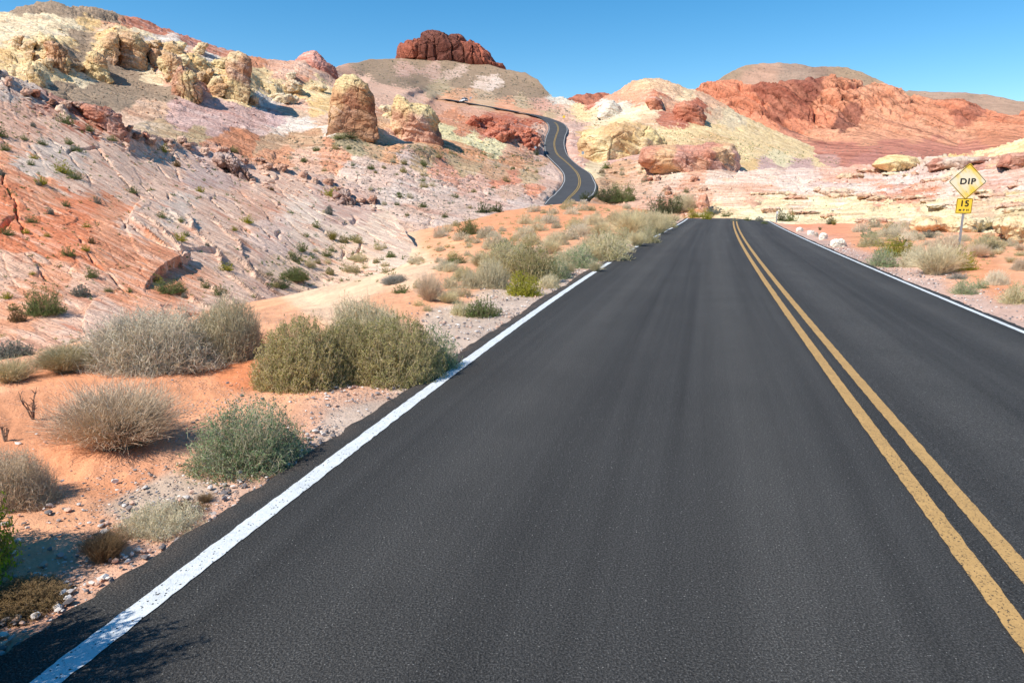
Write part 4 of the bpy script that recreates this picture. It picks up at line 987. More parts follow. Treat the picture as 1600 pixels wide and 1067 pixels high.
# white stones along the right edge of the road, stones by the far road
M['white_rock'] = rock_mat("white_limestone", (.3, .3, .9), .1, .3, .3, .12, .03, .6, (235,232,225), (190,170,150))
def stone(u0, v0, u1, v1, label, col=(232,226,214), grp=None, name="stone", mat='white_rock', seed=1):
    b = hit((u0 + u1) / 2, v1 - .3)[0]
    n = 11; rr = random.Random(seed); cx, cy = (u0 + u1) / 2, (v0 + v1) / 2
    o = []
    for k in range(n):
        a = 2 * math.pi * k / n; r = .86 + .28 * rr.random()
        o.append((cx + math.cos(a) * (u1 - u0) / 2 * r, cy + math.sin(a) * (v1 - v0) / 2 * r))
    Y = b.y; T = (v1 - v0) * Y / F * .55
    return rock(name, o, Y, T, [(cx, cy, col), (cx + 3, cy + 2, tuple(int(q * .93) for q in col))], M[mat], label, "stone", grp, pw=2.6, px=.5, amp=.05, seed=seed, c=(cx, cy))
stone(1244, 355, 1255, 362.5, "farthest of the white stones beside the right edge of the road", seed=2)
stone(1260, 360, 1273, 367.5, "wide white stone left of the small grey stone at the road edge", seed=3)
stone(1272.5, 363, 1279, 370.5, "small grey stone between two white stones at the road edge", (176,160,150), seed=4)
stone(1279.5, 364, 1293, 374.5, "slanting white stone right of the small grey stone", seed=5)
stone(1297, 373.5, 1323, 386.5, "largest and nearest white stone beside the right edge of the road", seed=6)
for k, (u, v, w_) in enumerate([(900, 251, 5), (906, 255, 6), (912, 259, 5), (903, 256, 4)]):
    stone(u - w_ / 2, v - 3.2, u + w_ / 2, v + .6, "pale pink stone in the small heap beside the far road bend", (222,190,176), "stones heaped beside the far road bend", seed=20 + k)
# ledges and broken knobs that knit the outcrops together
_rc = random.Random(23)
def crags(zones, n, wr, hr, T, cols, label, grp, amp=.08):
    for u0, v0, u1, v1, k in zones:
        for i in range(k):
            t = (i + _rc.uniform(.1, .9)) / k; u = u0 + (u1 - u0) * t + _rc.uniform(-6, 6); v = v0 + (v1 - v0) * t + _rc.uniform(-7, 7)
            w, h = _rc.uniform(*wr), _rc.uniform(*hr); m = 9; o = []
            for j in range(m):
                a = 2 * math.pi * j / m; r = _rc.uniform(.72, 1.15)
                o.append((u + math.cos(a) * w / 2 * r + (h * .3 if math.sin(a) < 0 else 0), v + math.sin(a) * h / 2 * r))
            simple_rock(o, 0, T * _rc.uniform(.7, 1.3), [_rc.choice(cols), _rc.choice(cols), _rc.choice(cols)], label, amp=amp, g=grp, px=1.3, pw=4)
crags([(176,60,330,120,11), (20,52,70,104,4), (60,60,118,108,5), (330,120,345,146,2), (225,60,345,92,5)], 0, (16, 32), (9, 20), 2.6, [BYL, BT2, (226,204,158), (206,170,128)], "broken yellow bedrock knob in the craggy belt of the upper left hill", "bedrock knobs of the upper left hill")
crags([(395,150,470,166,4), (430,118,510,140,3), (590,160,615,190,2)], 0, (18, 34), (8, 14), 2.2, [(222,200,170), (216,170,140), BYL], "low cream rock ledge on the slope between the split boulder and the largest boulder", "low ledges between the boulders")
crags([(740,190,838,216,10), (760,202,840,232,6)], 0, (16, 30), (9, 17), 4.0, [RED, (176,88,60), (204,116,84), (196,104,72)], "broken red rock ledge left of the upper far road", "red ledges left of the far road", .09)
crags([(1010,276,1066,306,5), (1058,262,1100,300,3)], 0, (12, 24), (5, 9), 1.6, [(206,150,120), (190,120,92), (220,180,156)], "small fractured ledge below the pink boulder wall", "fractured ledges below the boulder wall", .1)
crags([(1180,296,1260,308,5), (1280,300,1480,316,10), (1200,330,1440,350,6), (1300,268,1590,290,8), (1520,300,1600,330,4)], 0, (20, 64), (3, 6.5), .7, [(226,190,162), (222,174,146), (230,206,166), (212,152,122)], "thin layered rock ledge standing out of the pale slabs right of the road", "layered ledges of the pale slabs", .09)
crags([(0,128,110,172,6), (110,165,240,218,7), (250,215,430,262,9), (440,262,590,318,8)], 0, (12, 30), (5, 12), .9, [(206,160,138), (190,140,118), (176,116,92), (214,178,160)], "cracked block along the crest of the near slickrock slope", "cracked blocks along the slickrock crest", .1)
# ------------------------------------------------------------------ shrubs
def rdir(rs, n):
    v = rs.normal(size=(n, 3)); return v / np.linalg.norm(v, axis=1)[:, None]

class Geo:
    def __init__(s): s.V = []; s.F = []; s.M = []; s.n = 0
    def add(s, V, Fc, m):
        s.V.append(V.reshape(-1, 3)); s.F.append(Fc + s.n); s.M.append(np.full(len(Fc), m)); s.n += len(s.V[-1])
    def mesh(s, name, mats, smooth=False):
        return mesh_np(name, np.concatenate(s.V), np.concatenate(s.F), mats, np.concatenate(s.M), smooth=smooth)

def strands(P0, P1, bend, r0, r1, seg=4, rs=None, wob=.0):
    """many thin tapering curved three-sided stems, from P0 to P1, sagging by bend (N,3)"""
    n = len(P0); t = np.linspace(0, 1, seg + 1)
    c = P0[:, None] + (P1 - P0)[:, None] * t[None, :, None] + bend[:, None] * (4 * t * (1 - t))[None, :, None]
    if wob: c[:, 1:] += rs.normal(size=(n, seg, 3)) * wob
    ax = P1 - P0; ax /= np.linalg.norm(ax, axis=1)[:, None] + 1e-9
    a = np.cross(ax, [.3, .5, .81]); a /= np.linalg.norm(a, axis=1)[:, None] + 1e-9
    b = np.cross(ax, a)
    r = (np.asarray(r0).reshape(-1, 1) * (1 - t) + np.asarray(r1).reshape(-1, 1) * t) * np.ones((n, 1))
    R = []
    for k in range(3):
        w = 2 * np.pi * k / 3
        R.append(c + (a * math.cos(w) + b * math.sin(w))[:, None] * r[..., None])
    V = np.stack(R, 2)                          # n, seg+1, 3, 3
    base = (np.arange(n) * (seg + 1) * 3)[:, None, None]; si = (np.arange(seg) * 3)[None, :, None]; k = np.arange(3)[None, None]
    k2 = (k + 1) % 3
    Fc = np.stack([base + si + k, base + si + k2, base + si + 3 + k2, base + si + 3 + k], -1).reshape(-1, 4)
    return V, Fc, c

def leaves(pos, d, L, W):
    """small pointed leaves"""
    n = len(pos); d = d / (np.linalg.norm(d, axis=1)[:, None] + 1e-9)
    a = np.cross(d, rdir(np.random.RandomState(n), n)); a /= np.linalg.norm(a, axis=1)[:, None] + 1e-9
    L = np.asarray(L).reshape(-1, 1); W = np.asarray(W).reshape(-1, 1)
    V = np.stack([pos, pos + d * L * .5 + a * W, pos + d * L, pos + d * L * .5 - a * W], 1)
    return V, np.arange(n * 4).reshape(n, 4)

def dome_pts(rs, n, H, shell, lump, seed):
    """points through a lumpy dome: shell 0..1 keeps them near the outside"""
    th = rs.uniform(0, 2 * np.pi, n); cz = rs.uniform(-.22, 1, n) ; sz = np.sqrt(np.maximum(0, 1 - cz ** 2))
    d = np.stack([np.cos(th) * sz, np.sin(th) * sz, cz], 1)
    rad = 1 + lump * fbm(d * 1.6 + seed, 3) + lump * .5 * fbm(d * 5 + seed, 2)
    r = rad * (shell + (1 - shell) * rs.uniform(0, 1, n) ** .5)
    p = d * r[:, None]; p[:, 2] = np.maximum(p[:, 2], -.02) * H + .02
    return p, d

def make_shrub(kind, seed, lod):
    """unit shrub (radius about 1) -> twigs Geo, leaves Geo ; kinds: dense, leafy, twiggy, grass, creosote, mat"""
    rs = np.random.RandomState(seed); T, L = Geo(), Geo()
    k = {0: 1.0, 1: .30, 2: .08, 3: .004}[lod]
    th = {0: 1.0, 1: 1.5, 2: 2.6, 3: 8.0}[lod]
    H = {'dense': .95, 'leafy': 1.0, 'twiggy': .8, 'grass': 1.0, 'creosote': 1.15, 'mat': .38, 'tuft': 1.1}[kind]
    if kind in ('dense', 'leafy', 'twiggy', 'mat', 'creosote'):
        ns = int({'dense': 1500, 'leafy': 1100, 'twiggy': 2600, 'mat': 900, 'creosote': 620}[kind] * k) + 8
        lump = {'creosote': .42, 'dense': .10, 'leafy': .2, 'mat': .25}.get(kind, .2)
        p1, d = dome_pts(rs, ns, H, .72, lump, seed)
        if kind == 'dense': p1 *= .93
        p0 = np.stack([rs.normal(size=ns) * .10, rs.normal(size=ns) * .10, np.full(ns, -.03)], 1)
        V, Fc, c = strands(p0, p1, np.stack([d[:, 0] * .10, d[:, 1] * .10, -.10 * np.ones(ns)], 1) + rs.normal(size=(ns, 3)) * .05, .0075 * th, .003 * th, 5 if lod < 2 else 3, rs, .022)
        T.add(V, Fc, 0)
        # side twigs
        nt = ns * {'dense': 9, 'leafy': 4, 'twiggy': 6, 'mat': 4, 'creosote': 9}[kind]
        si = rs.randint(0, ns, nt); sg = rs.randint(2 if lod < 2 else 1, c.shape[1], nt)
        q0 = c[si, sg]; dd = d[si] * .35 + rdir(rs, nt) * .9 + np.array([0, 0, .22])
        ln = rs.uniform(.08, .24, nt) * {'creosote': 1.15, 'dense': .5}.get(kind, 1)
        q1 = q0 + dd / np.linalg.norm(dd, axis=1)[:, None] * ln[:, None]; q1[:, 2] = np.abs(q1[:, 2])
        V, Fc, c2 = strands(q0, q1, rs.normal(size=(nt, 3)) * .015, .0035 * th, .0016 * th, 2 if lod else 3, rs, .006)
        T.add(V, Fc, 0)
        nl = int({'dense': 46000, 'leafy': 22000, 'twiggy': 9000, 'mat': 9000, 'creosote': 34000}[kind] * k) + 20
        li = rs.randint(0, nt, nl); f = rs.uniform(.15, 1.05, nl)[:, None]
        lp = q0[li] * (1 - f) + q1[li] * f + rs.normal(size=(nl, 3)) * .008
        ld = (q1[li] - q0[li]) * 3 + rdir(rs, nl) * .5
        s = {'dense': (.034, .0075), 'leafy': (.034, .011), 'twiggy': (.028, .005), 'mat': (.04, .012), 'creosote': (.028, .0095)}[kind]
        V, Fc = leaves(lp, ld, rs.uniform(.6, 1.3, nl) * s[0] * th, rs.uniform(.7, 1.3, nl) * s[1] * th)
        L.add(V, Fc, 0)
    else:
        ns = int({'grass': 3400, 'tuft': 1500}[kind] * k) + 12
        th0 = rs.uniform(0, 2 * np.pi, ns); lean = rs.beta(1.6, 1.5, ns) * (1.25 if kind == 'grass' else .9)
        ln = rs.uniform(.55, 1.12, ns)
        d = np.stack([np.cos(th0) * np.sin(lean), np.sin(th0) * np.sin(lean), np.cos(lean)], 1)
        b = rs.uniform(0, .16, ns)
        p0 = np.stack([np.cos(th0) * b * 1.6, np.sin(th0) * b * 1.6, np.zeros(ns) - .02], 1) + rs.normal(size=(ns, 3)) * [.06, .06, 0]
        V, Fc, c = strands(p0, p0 + d * ln[:, None] * [1, 1, H * .9], np.stack([-d[:, 0] * .06, -d[:, 1] * .06, .07 * np.ones(ns)], 1) + rs.normal(size=(ns, 3)) * .03, .0055 * th, .0016 * th, 5 if lod < 2 else 3, rs, .012)
        T.add(V, Fc, 0)
        nt = ns * 3; si = rs.randint(0, ns, nt); sg = rs.randint(1, c.shape[1], nt); q0 = c[si, sg]
        dd = d[si] + rdir(rs, nt) * .75
        V, Fc, _ = strands(q0, q0 + dd * rs.uniform(.06, .2, nt)[:, None], rs.normal(size=(nt, 3)) * .01, .003 * th, .0013 * th, 2, rs)
        T.add(V, Fc, 0)
        nl = int(1200 * k) + 10; si = rs.randint(0, ns, nl)
        V, Fc = leaves(c[si, rs.randint(0, c.shape[1], nl)], d[si] + rdir(rs, nl) * .6, rs.uniform(.02, .05, nl) * th, np.full(nl, .0035 * th))
        L.add(V, Fc, 0)
    return T, L

PAL = {  # twigs, leaves a, leaves b
 'olive': ((190,172,134), (164,152,98), (132,132,84)), 'sage': ((200,190,160), (146,160,116), (118,142,100)), 'grey': ((220,208,184), (196,186,156), (170,164,138)),
 'tan': ((206,186,160), (190,174,142), (174,158,126)), 'straw': ((208,194,156), (196,184,142), (186,170,128)), 'yellow': ((150,140,70), (170,164,50), (150,150,50)),
 'green': ((130,120,88), (120,134,76), (98,118,64)), 'dark': ((110,100,80), (88,104,62), (76,92,56)), 'brown': ((150,124,92), (134,112,76), (120,100,66)),
 'bluegrey': ((150,146,136), (132,134,120), (116,122,110)), 'lime': ((150,140,70), (196,196,56), (140,156,52)), 'greytan': ((214,200,168), (190,178,134), (168,160,116))}
PMAT = {}
def pal(c):
    if c not in PMAT:
        a, b, d = PAL[c]
        b, d, a = [tuple(min(255, int(q * 1.07)) for q in w) for w in (b, d, a)]
        PMAT[c] = (leaf_mat(c + "_twig", a, tuple(int(x * .86) for x in a), 5, .2, .22), leaf_mat(c + "_leaf", b, d, 4, .38, .3))
    return PMAT[c]
PROTO = {}
def shrub_mesh(kind, colour, var, lod):
    key = (kind, colour, var, lod)
    if key not in PROTO:
        g = ('g', kind, var, lod)
        if g not in PROTO: PROTO[g] = make_shrub(kind, 100 + var * 17 + len(kind), lod)
        T, L = PROTO[g]; tm, lm = pal(colour)
        PROTO[key] = (T.mesh("twigs", [tm]), L.mesh("leaves", [lm]))
    return PROTO[key]
ONE = {}
def shrub_one(kind, colour, var, lod):
    key = (kind, colour, var, lod)
    if key not in ONE:
        T, L = make_shrub(kind, 100 + var * 17 + len(kind), lod); tm, lm = pal(colour)
        G = Geo()
        for g, m in ((T, 0), (L, 1)):
            off_ = G.n
            for V, Fc in zip([np.concatenate(g.V)], [np.concatenate(g.F)]): G.add(V, Fc, m)
        ONE[key] = G.mesh("desert_shrub", [tm, lm])
    return ONE[key]
NSH = 0
def shrub(u, v, wpx, hpx, kind, colour, label, cat="shrub", group=None, name="desert_shrub", var=None, depth=None, pos=None, sink=.02, rz=None, fixed=False):
    """a shrub whose foot shows at photo pixel (u, v), wpx wide and hpx tall"""
    global NSH
    NSH += 1; rr = random.Random(NSH * 31 + int(u))
    if pos is None:
        pos, nm = hit(u, v)
        if pos is None: return None
    Y = pos.y; R = wpx * Y / F / 2
    Hh = {'dense': .95, 'leafy': 1.0, 'twiggy': .8, 'grass': .95, 'creosote': 1.15, 'mat': .38, 'tuft': 1.1}[kind]
    hz = hpx * Y / F / Hh * 1.02
    dpt = (depth if depth else .9) * R
    hz = max(.28 * R, hz - .7 * dpt * (v - 309) / F / Hh)
    lod = 0 if wpx > 105 else (1 if wpx > 36 else 2)
    var = NSH % 3 if var is None else var
    bk = 1 + (0 if fixed else dpt * .8 / Y); p = Vector((pos.x * bk, pos.y * bk, 0)); g = drop(p.x, p.y, pos.z + 6)
    p.z = (g.z if abs(g.z - pos.z) < hz else pos.z) - sink * hz
    sc = (R * .96, dpt, hz)
    rz = rr.uniform(-.5, .5) if rz is None else rz
    if lod < 2:
        r = empty(name, p, rz, label=label, cat=cat, group=group); r.scale = sc
        a, b = shrub_mesh(kind, colour, var, lod)
        obj("twigs", a, r); obj("leaves", b, r)
    else:
        r = obj(name, shrub_one(kind, colour, var, 2), label=label, cat=cat, group=group)
        r.location = p; r.scale = sc; r.rotation_euler = (0, 0, rr.uniform(0, 6.28))
    return r

# ---- left verge, nearest first; foot pixel, width, height
S = shrub
S(-40, 1060, 860, 980, 'dense', 'dark', pos=Vector((-2.28, 1.66, -.05)), fixed=True, label="dark bush at the lower left corner whose shadow falls over the white line", depth=.9, name="leafy_bush")
S(-30, 948, 380, 470, 'dense', 'lime', pos=Vector((-2.62, 2.55, -.05)), fixed=True, label="yellow green leafy bush cut by the left edge of the photo, nearest the camera", depth=1.1, name="leafy_bush")
S(38, 978, 190, 74, 'dense', 'brown', "dark olive low tuft under the yellow green bush at the lower left", name="grass_tuft", cat="tuft")
S(168, 893, 118, 74, 'tuft', 'brown', "small brown dome shaped tuft touching the asphalt edge", name="grass_tuft", cat="tuft")
S(255, 845, 150, 58, 'mat', 'grey', "low silvery grey mat plant beside the small brown tuft", name="mat_plant", cat="plant")
S(290, 812, 80, 26, 'mat', 'brown', "dark brownish low mat behind the silvery mat plant", name="mat_plant", cat="plant")
S(322, 790, 48, 22, 'tuft', 'brown', "tiny brown green tuft at the asphalt edge behind the grey mat", name="grass_tuft", cat="tuft")
S(20, 805, 150, 110, 'twiggy', 'tan', "dry grey brown twiggy bush at the left edge above the yellow green one")
S(190, 722, 240, 135, 'grass', 'tan', "see-through dry tan bush of fine upright stalks, left of the grey green bush", name="dry_bush", cat="bush")
S(392, 750, 208, 132, 'leafy', 'sage', "grey green leafy bush at the asphalt edge with its twigs reaching the road", name="sage_bush", cat="bush")
S(245, 590, 236, 108, 'twiggy', 'grey', "wide silver grey twiggy bush behind the dry tan bush")
S(358, 566, 125, 96, 'twiggy', 'greytan', "grey tan bush between the silver grey bush and the big olive bush")
S(474, 612, 190, 132, 'dense', 'olive', "big rounded olive bush, left half of the largest pair beside the road", name="olive_bush", cat="bush", depth=.8)
S(620, 607, 190, 128, 'dense', 'olive', "big rounded olive bush, right half of the largest pair beside the road", name="olive_bush", cat="bush", depth=.8, var=2)
S(545, 602, 130, 112, 'dense', 'olive', "olive bush filling the crease between the two halves of the largest pair", name="olive_bush", cat="bush", depth=.8, var=1)
S(575, 566, 150, 98, 'twiggy', 'greytan', "pale tan topped bush rising behind the largest olive pair")
S(684, 580, 76, 74, 'leafy', 'sage', "greener bush leaning over the white line at the right of the largest olive pair", name="sage_bush", cat="bush")
S(110, 588, 120, 52, 'grass', 'straw', "thin yellowish grass left of the silver grey bush", name="dry_grass", cat="grass clump")
S(20, 604, 90, 46, 'grass', 'straw', "thin yellowish grass at the left edge below the slickrock", name="dry_grass", cat="grass clump")
S(22, 560, 70, 34, 'dense', 'bluegrey', "dark blue grey bush at the left edge below the slickrock")
S(70, 498, 62, 4 + 42, 'creosote', 'green', "green spiky bush at the foot of the slickrock, far left", name="leafy_bush")
S(28, 505, 30, 22, 'dense', 'brown', "small brown shrub just left of the far left spiky green bush")
S(128, 466, 32, 20, 'dense', 'bluegrey', "small blue grey shrub right of the far left spiky green bush")
S(265, 462, 54, 22, 'creosote', 'green', "flat green shrub on the orange rock above the silver grey bush", name="leafy_bush")
S(345, 465, 26, 18, 'creosote', 'green', "small green shrub right of the flat green one on the rock foot", name="leafy_bush")
S(672, 474, 52, 46, 'grass', 'tan', "upright pale tan grass clump behind the largest olive pair", name="dry_grass", cat="grass clump")
S(755, 498, 60, 26, 'mat', 'green', "low green brown mat at the gravel verge right of the largest olive pair", name="mat_plant", cat="plant")
S(722, 494, 40, 22, 'mat', 'greytan', "low pale mat left of the green brown mat on the gravel verge", name="mat_plant", cat="plant")
S(798, 434, 120, 60, 'dense', 'greytan', "large rounded tan olive bush halfway up the left verge", name="olive_bush", cat="bush", depth=.8)
S(830, 444, 95, 64, 'dense', 'olive', "darker olive bush joined to the right of the halfway tan olive bush", name="olive_bush", cat="bush", depth=.8)
S(770, 452, 62, 46, 'twiggy', 'greytan', "pale twiggy bush at the left foot of the halfway tan olive bush")
S(818, 464, 62, 40, 'leafy', 'yellow', "yellowish green bush in front of the halfway olive bush", name="leafy_bush", cat="bush")
S(872, 437, 44, 34, 'leafy', 'sage', "small grey green bush right of the halfway olive bush")
S(906, 420, 58, 38, 'leafy', 'sage', "grey green bush nearest the gap in the white line", name="sage_bush", cat="bush")
S(946, 408, 82, 50, 'leafy', 'greytan', "spreading grey green bush leaning on the white line beyond the gap", name="sage_bush", cat="bush")
S(985, 372, 70, 42, 'grass', 'straw', "straw coloured grass clump crowding the white line", name="dry_grass", cat="grass clump")
S(1022, 362, 58, 30, 'grass', 'straw', "straw coloured grass clump nearest the crest on the left verge", name="dry_grass", cat="grass clump")
S(1010, 380, 44, 26, 'leafy', 'greytan', "low grey green bush under the two straw grass clumps", name="sage_bush", cat="bush")
S(968, 362, 46, 34, 'grass', 'straw', "tall blond grass on the orange soil behind the verge bushes", name="dry_grass", cat="grass clump")
S(1040, 334, 62, 36, 'creosote', 'dark', "dark green bush standing beyond the crest left of the road", name="creosote_bush", cat="bush")
S(1068, 333, 50, 24, 'twiggy', 'greytan', "thin grey tan bush right of the dark green crest bush")
S(1092, 341, 46, 18, 'creosote', 'yellow', "bright yellow green low bush behind the crest of the road", name="leafy_bush", cat="bush")
S(1116, 337, 34, 12, 'dense', 'bluegrey', "low grey green bush at the end of the road crest")
S(945, 318, 44, 22, 'creosote', 'dark', "dark green bush at the right foot of the far S bend", name="creosote_bush", cat="bush")
S(972, 318, 44, 28, 'creosote', 'green', "sparser green bush right of the one at the S bend foot", name="creosote_bush", cat="bush")
S(915, 312, 18, 12, 'creosote', 'dark', "small dark bush exactly where the far road bottom ends", name="creosote_bush", cat="bush")
S(755, 334, 28, 18, 'creosote', 'dark', "dark green bush on the edge of the pink slab, left one of a pair", name="creosote_bush", cat="bush")
S(777, 332, 22, 14, 'creosote', 'dark', "dark green bush on the edge of the pink slab, right one of a pair", name="creosote_bush", cat="bush")
S(733, 368, 40, 24, 'creosote', 'green', "lone bright green bush on the orange soil", name="creosote_bush", cat="bush")
S(775, 388, 50, 26, 'dense', 'grey', "grey bush with a green foot above the halfway olive bush")
S(792, 390, 34, 16, 'leafy', 'green', "green foot growing out of the grey bush above the halfway olive bush", name="leafy_bush")
S(830, 384, 44, 20, 'dense', 'greytan', "domed grey tan bush straight behind the halfway olive bush")
S(712, 412, 38, 15, 'creosote', 'green', "dark green bush in front of the pale sand", name="creosote_bush", cat="bush")
S(700, 425, 44, 16, 'dense', 'grey', "low grey bush in front of the dark green one by the pale sand")
S(890, 376, 36, 18, 'dense', 'grey', "grey bush above the grey green verge bushes")
S(906, 371, 46, 22, 'twiggy', 'grey', "broad pale grey bush beside another above the verge bushes")
S(618, 444, 46, 14, 'twiggy', 'bluegrey', "dark bare twiggy shrub at the near edge of the pale sand", name="bare_shrub")
S(650, 412, 34, 14, 'dense', 'grey', "grey shrub at the right edge of the pale sand")
S(460, 411, 30, 18, 'creosote', 'dark', "dark green bush on the left edge of the pale sand", name="creosote_bush", cat="bush")
S(462, 444, 50, 22, 'dense', 'green', "olive bush where the pale sand meets the near rock")
S(440, 452, 34, 16, 'creosote', 'dark', "small dark bush touching the big olive bush's top left", name="creosote_bush", cat="bush")
S(520, 378, 34, 16, 'tuft', 'yellow', "yellow brown tuft at the top of the pale sand", name="grass_tuft", cat="tuft")
# bare dead twigs
tw = MB(); _r2 = random.Random(3)
def twig(u, v, h, n, label, name="dead_twig"):
    b = hit(u, v)[0]; s = h * b.y / F; m = MB()
    for k in range(n):
        a = _r2.uniform(0, 6.28); l = _r2.uniform(.55, 1) * s; q = Vector((0, 0, 0)); pts = [q.copy()]
        for j in range(5):
            q = q + Vector((math.cos(a) * .35 + _r2.uniform(-.25, .25), math.sin(a) * .35 + _r2.uniform(-.25, .25), 1)) * l / 5; pts.append(q.copy())
        m.tube(pts, [.006 * (1 - .14 * j) for j in range(6)], 4)
        for j in (2, 3, 4):
            c = pts[j]; e = c + Vector((_r2.uniform(-1, 1), _r2.uniform(-1, 1), .8)) * l * .22
            m.tube([c, (c + e) / 2 + Vector((0, 0, .01)), e], [.003, .0025, .0015], 4)
    o = m.build(name, simple_mat("dead_wood", (120,96,80), .9, .2, 30), label=label, cat="dead twig"); o.location = b - Vector((0, 0, .01)); return o
twig(52, 655, 58, 6, "dark bare dead twig standing alone on the orange soil at the left")
twig(8, 690, 36, 7, "second bare dead twig at the left edge of the photo")
# ---- right verge
S(1379, 418, 52, 30, 'leafy', 'sage', "grey green bush nearest the right edge of the road below the yellow green bush", name="sage_bush", cat="bush")
S(1399, 403, 56, 28, 'creosote', 'yellow', "yellow green bush right of the nearest grey green bush, left of the sign", name="leafy_bush", cat="bush")
S(1462, 433, 98, 52, 'grass', 'greytan', "big pale straw bush in front of the sign", name="dry_bush", cat="bush")
S(1430, 418, 50, 34, 'twiggy', 'greytan', "grey tan bush between the yellow green bush and the big straw bush")
S(1500, 424, 48, 34, 'creosote', 'yellow', "yellow bush right of the big straw bush at the sign foot", name="leafy_bush", cat="bush")
S(1480, 400, 60, 34, 'twiggy', 'tan', "tan bush close behind the sign post")
S(1540, 392, 60, 26, 'dense', 'greytan', "domed tan bush right of the sign post")
S(1528, 404, 40, 22, 'grass', 'tan', "brown tan bush with green foot right of the sign post", name="dry_bush", cat="bush")
S(1549, 403, 24, 14, 'tuft', 'straw', "small blond grass tuft right of the sign", name="grass_tuft", cat="tuft")
S(1506, 461, 42, 24, 'leafy', 'sage', "round grey green bush on the orange soil nearest the right road edge", name="sage_bush", cat="bush")
S(1556, 447, 40, 24, 'twiggy', 'grey', "grey twiggy bush on the orange soil right of the round green one")
S(1530, 452, 26, 16, 'leafy', 'sage', "small green and white shrub between the round green and grey bushes", name="sage_bush")
S(1590, 477, 58, 34, 'leafy', 'greytan', "pale green bush cut by the right edge of the photo", name="sage_bush", cat="bush")
S(1598, 424, 40, 20, 'twiggy', 'tan', "brown twiggy bush at the right edge above the pale green bush")
S(1578, 412, 36, 12, 'tuft', 'straw', "flat straw tuft on the orange soil near the right edge", name="grass_tuft", cat="tuft")
S(1496, 437, 34, 10, 'twiggy', 'bluegrey', "dark low dead bush at the foot of the yellow bush", name="bare_shrub")
S(1408, 386, 34, 14, 'dense', 'dark', "dark green domed bush behind the yellow green bush")
S(1362, 386, 44, 22, 'dense', 'greytan', "grey green bush right of the white stones")
S(1356, 372, 30, 14, 'leafy', 'sage', "small sage bush at the left end of the grey shrub bed")
S(1390, 372, 44, 18, 'dense', 'grey', "grey domed bush in the middle of the grey shrub bed")
S(1426, 376, 40, 16, 'dense', 'grey', "grey domed bush at the right of the grey shrub bed")
S(1450, 372, 28, 12, 'dense', 'bluegrey', "dark grey dome just left of the sign post, behind the tan bushes")
S(1500, 378, 40, 12, 'dense', 'grey', "long pale grey dome directly behind the sign post")
S(1580, 386, 26, 14, 'dense', 'grey', "grey dome near the right edge in front of the slabs")
S(1221, 346, 20, 17, 'creosote', 'dark', "dark green shrub behind the short reflector post", name="creosote_bush")
S(1236, 346, 18, 18, 'creosote', 'green', "taller green shrub right of the reflector post", name="creosote_bush")
S(1297, 351, 14, 15, 'creosote', 'dark', "dark leaning shrub with a yellow foot behind the white stones", name="creosote_bush")
S(1303, 352, 14, 9, 'tuft', 'yellow', "yellow tuft at the foot of the dark leaning shrub", name="grass_tuft", cat="tuft")
S(1281, 360, 10, 6, 'tuft', 'green', "tiny green tuft behind the white stones", name="grass_tuft", cat="tuft")
S(1136, 339, 20, 9, 'creosote', 'green', "green shrub beyond the crest just left of the yellow lines", name="creosote_bush")
S(1148, 346, 14, 5, 'dense', 'bluegrey', "small grey dome where the yellow lines pass over the crest")
S(1168, 345, 14, 6, 'creosote', 'green', "dark little shrub right of where the yellow lines vanish", name="creosote_bush")
S(1186, 346, 16, 8, 'dense', 'bluegrey', "grey brown shrub midway between the yellow lines and the reflector post")
S(1194, 350, 12, 4, 'dense', 'green', "low green shrub touching the far right end of the asphalt")
S(1104, 343, 20, 9, 'creosote', 'yellow', "yellow green shrub just past the crest at the end of the left white line", name="leafy_bush")
S(548, 221, 26, 9, 'creosote', 'dark', "dark green shrub at the foot of the largest tan boulder", name="creosote_bush")
S(532, 222, 22, 7, 'creosote', 'green', "brighter green shrub left of the dark one below the largest tan boulder", name="creosote_bush")
S(838, 243, 10, 9, 'creosote', 'dark', "dark shrub beside the far road's left edge below a small sign", name="creosote_bush")
# more brush crowding the left verge up to the crest
VERGE = [(742,452,50,30,'greytan'),(858,452,40,22,'greytan'),(884,418,44,26,'greytan'),(930,425,34,18,'straw'),(925,392,44,26,'greytan'),(950,384,40,24,'straw'),(1000,352,40,22,'straw'),(1042,350,34,18,'straw'),(860,398,46,24,'straw'),(975,395,36,20,'greytan'),(1020,345,30,16,'greytan'),(990,362,34,20,'straw'),(912,404,40,22,'straw'),(840,408,44,24,'tan'),(785,424,40,26,'straw'),(705,452,36,20,'greytan')]
for u_, v_, w_, h_, c_ in VERGE:
    S(u_, v_, w_, h_, 'grass' if c_ in ('straw', 'tan') else 'twiggy', c_, "pale straw clump filling a gap between the bushes of the left verge" if c_ in ('straw', 'tan') else "small grey tan bush filling a gap between the bushes of the left verge",
      group="straw clumps of the left verge" if c_ in ('straw', 'tan') else "grey tan bushes of the left verge", name="dry_grass" if c_ in ('straw', 'tan') else "desert_shrub")
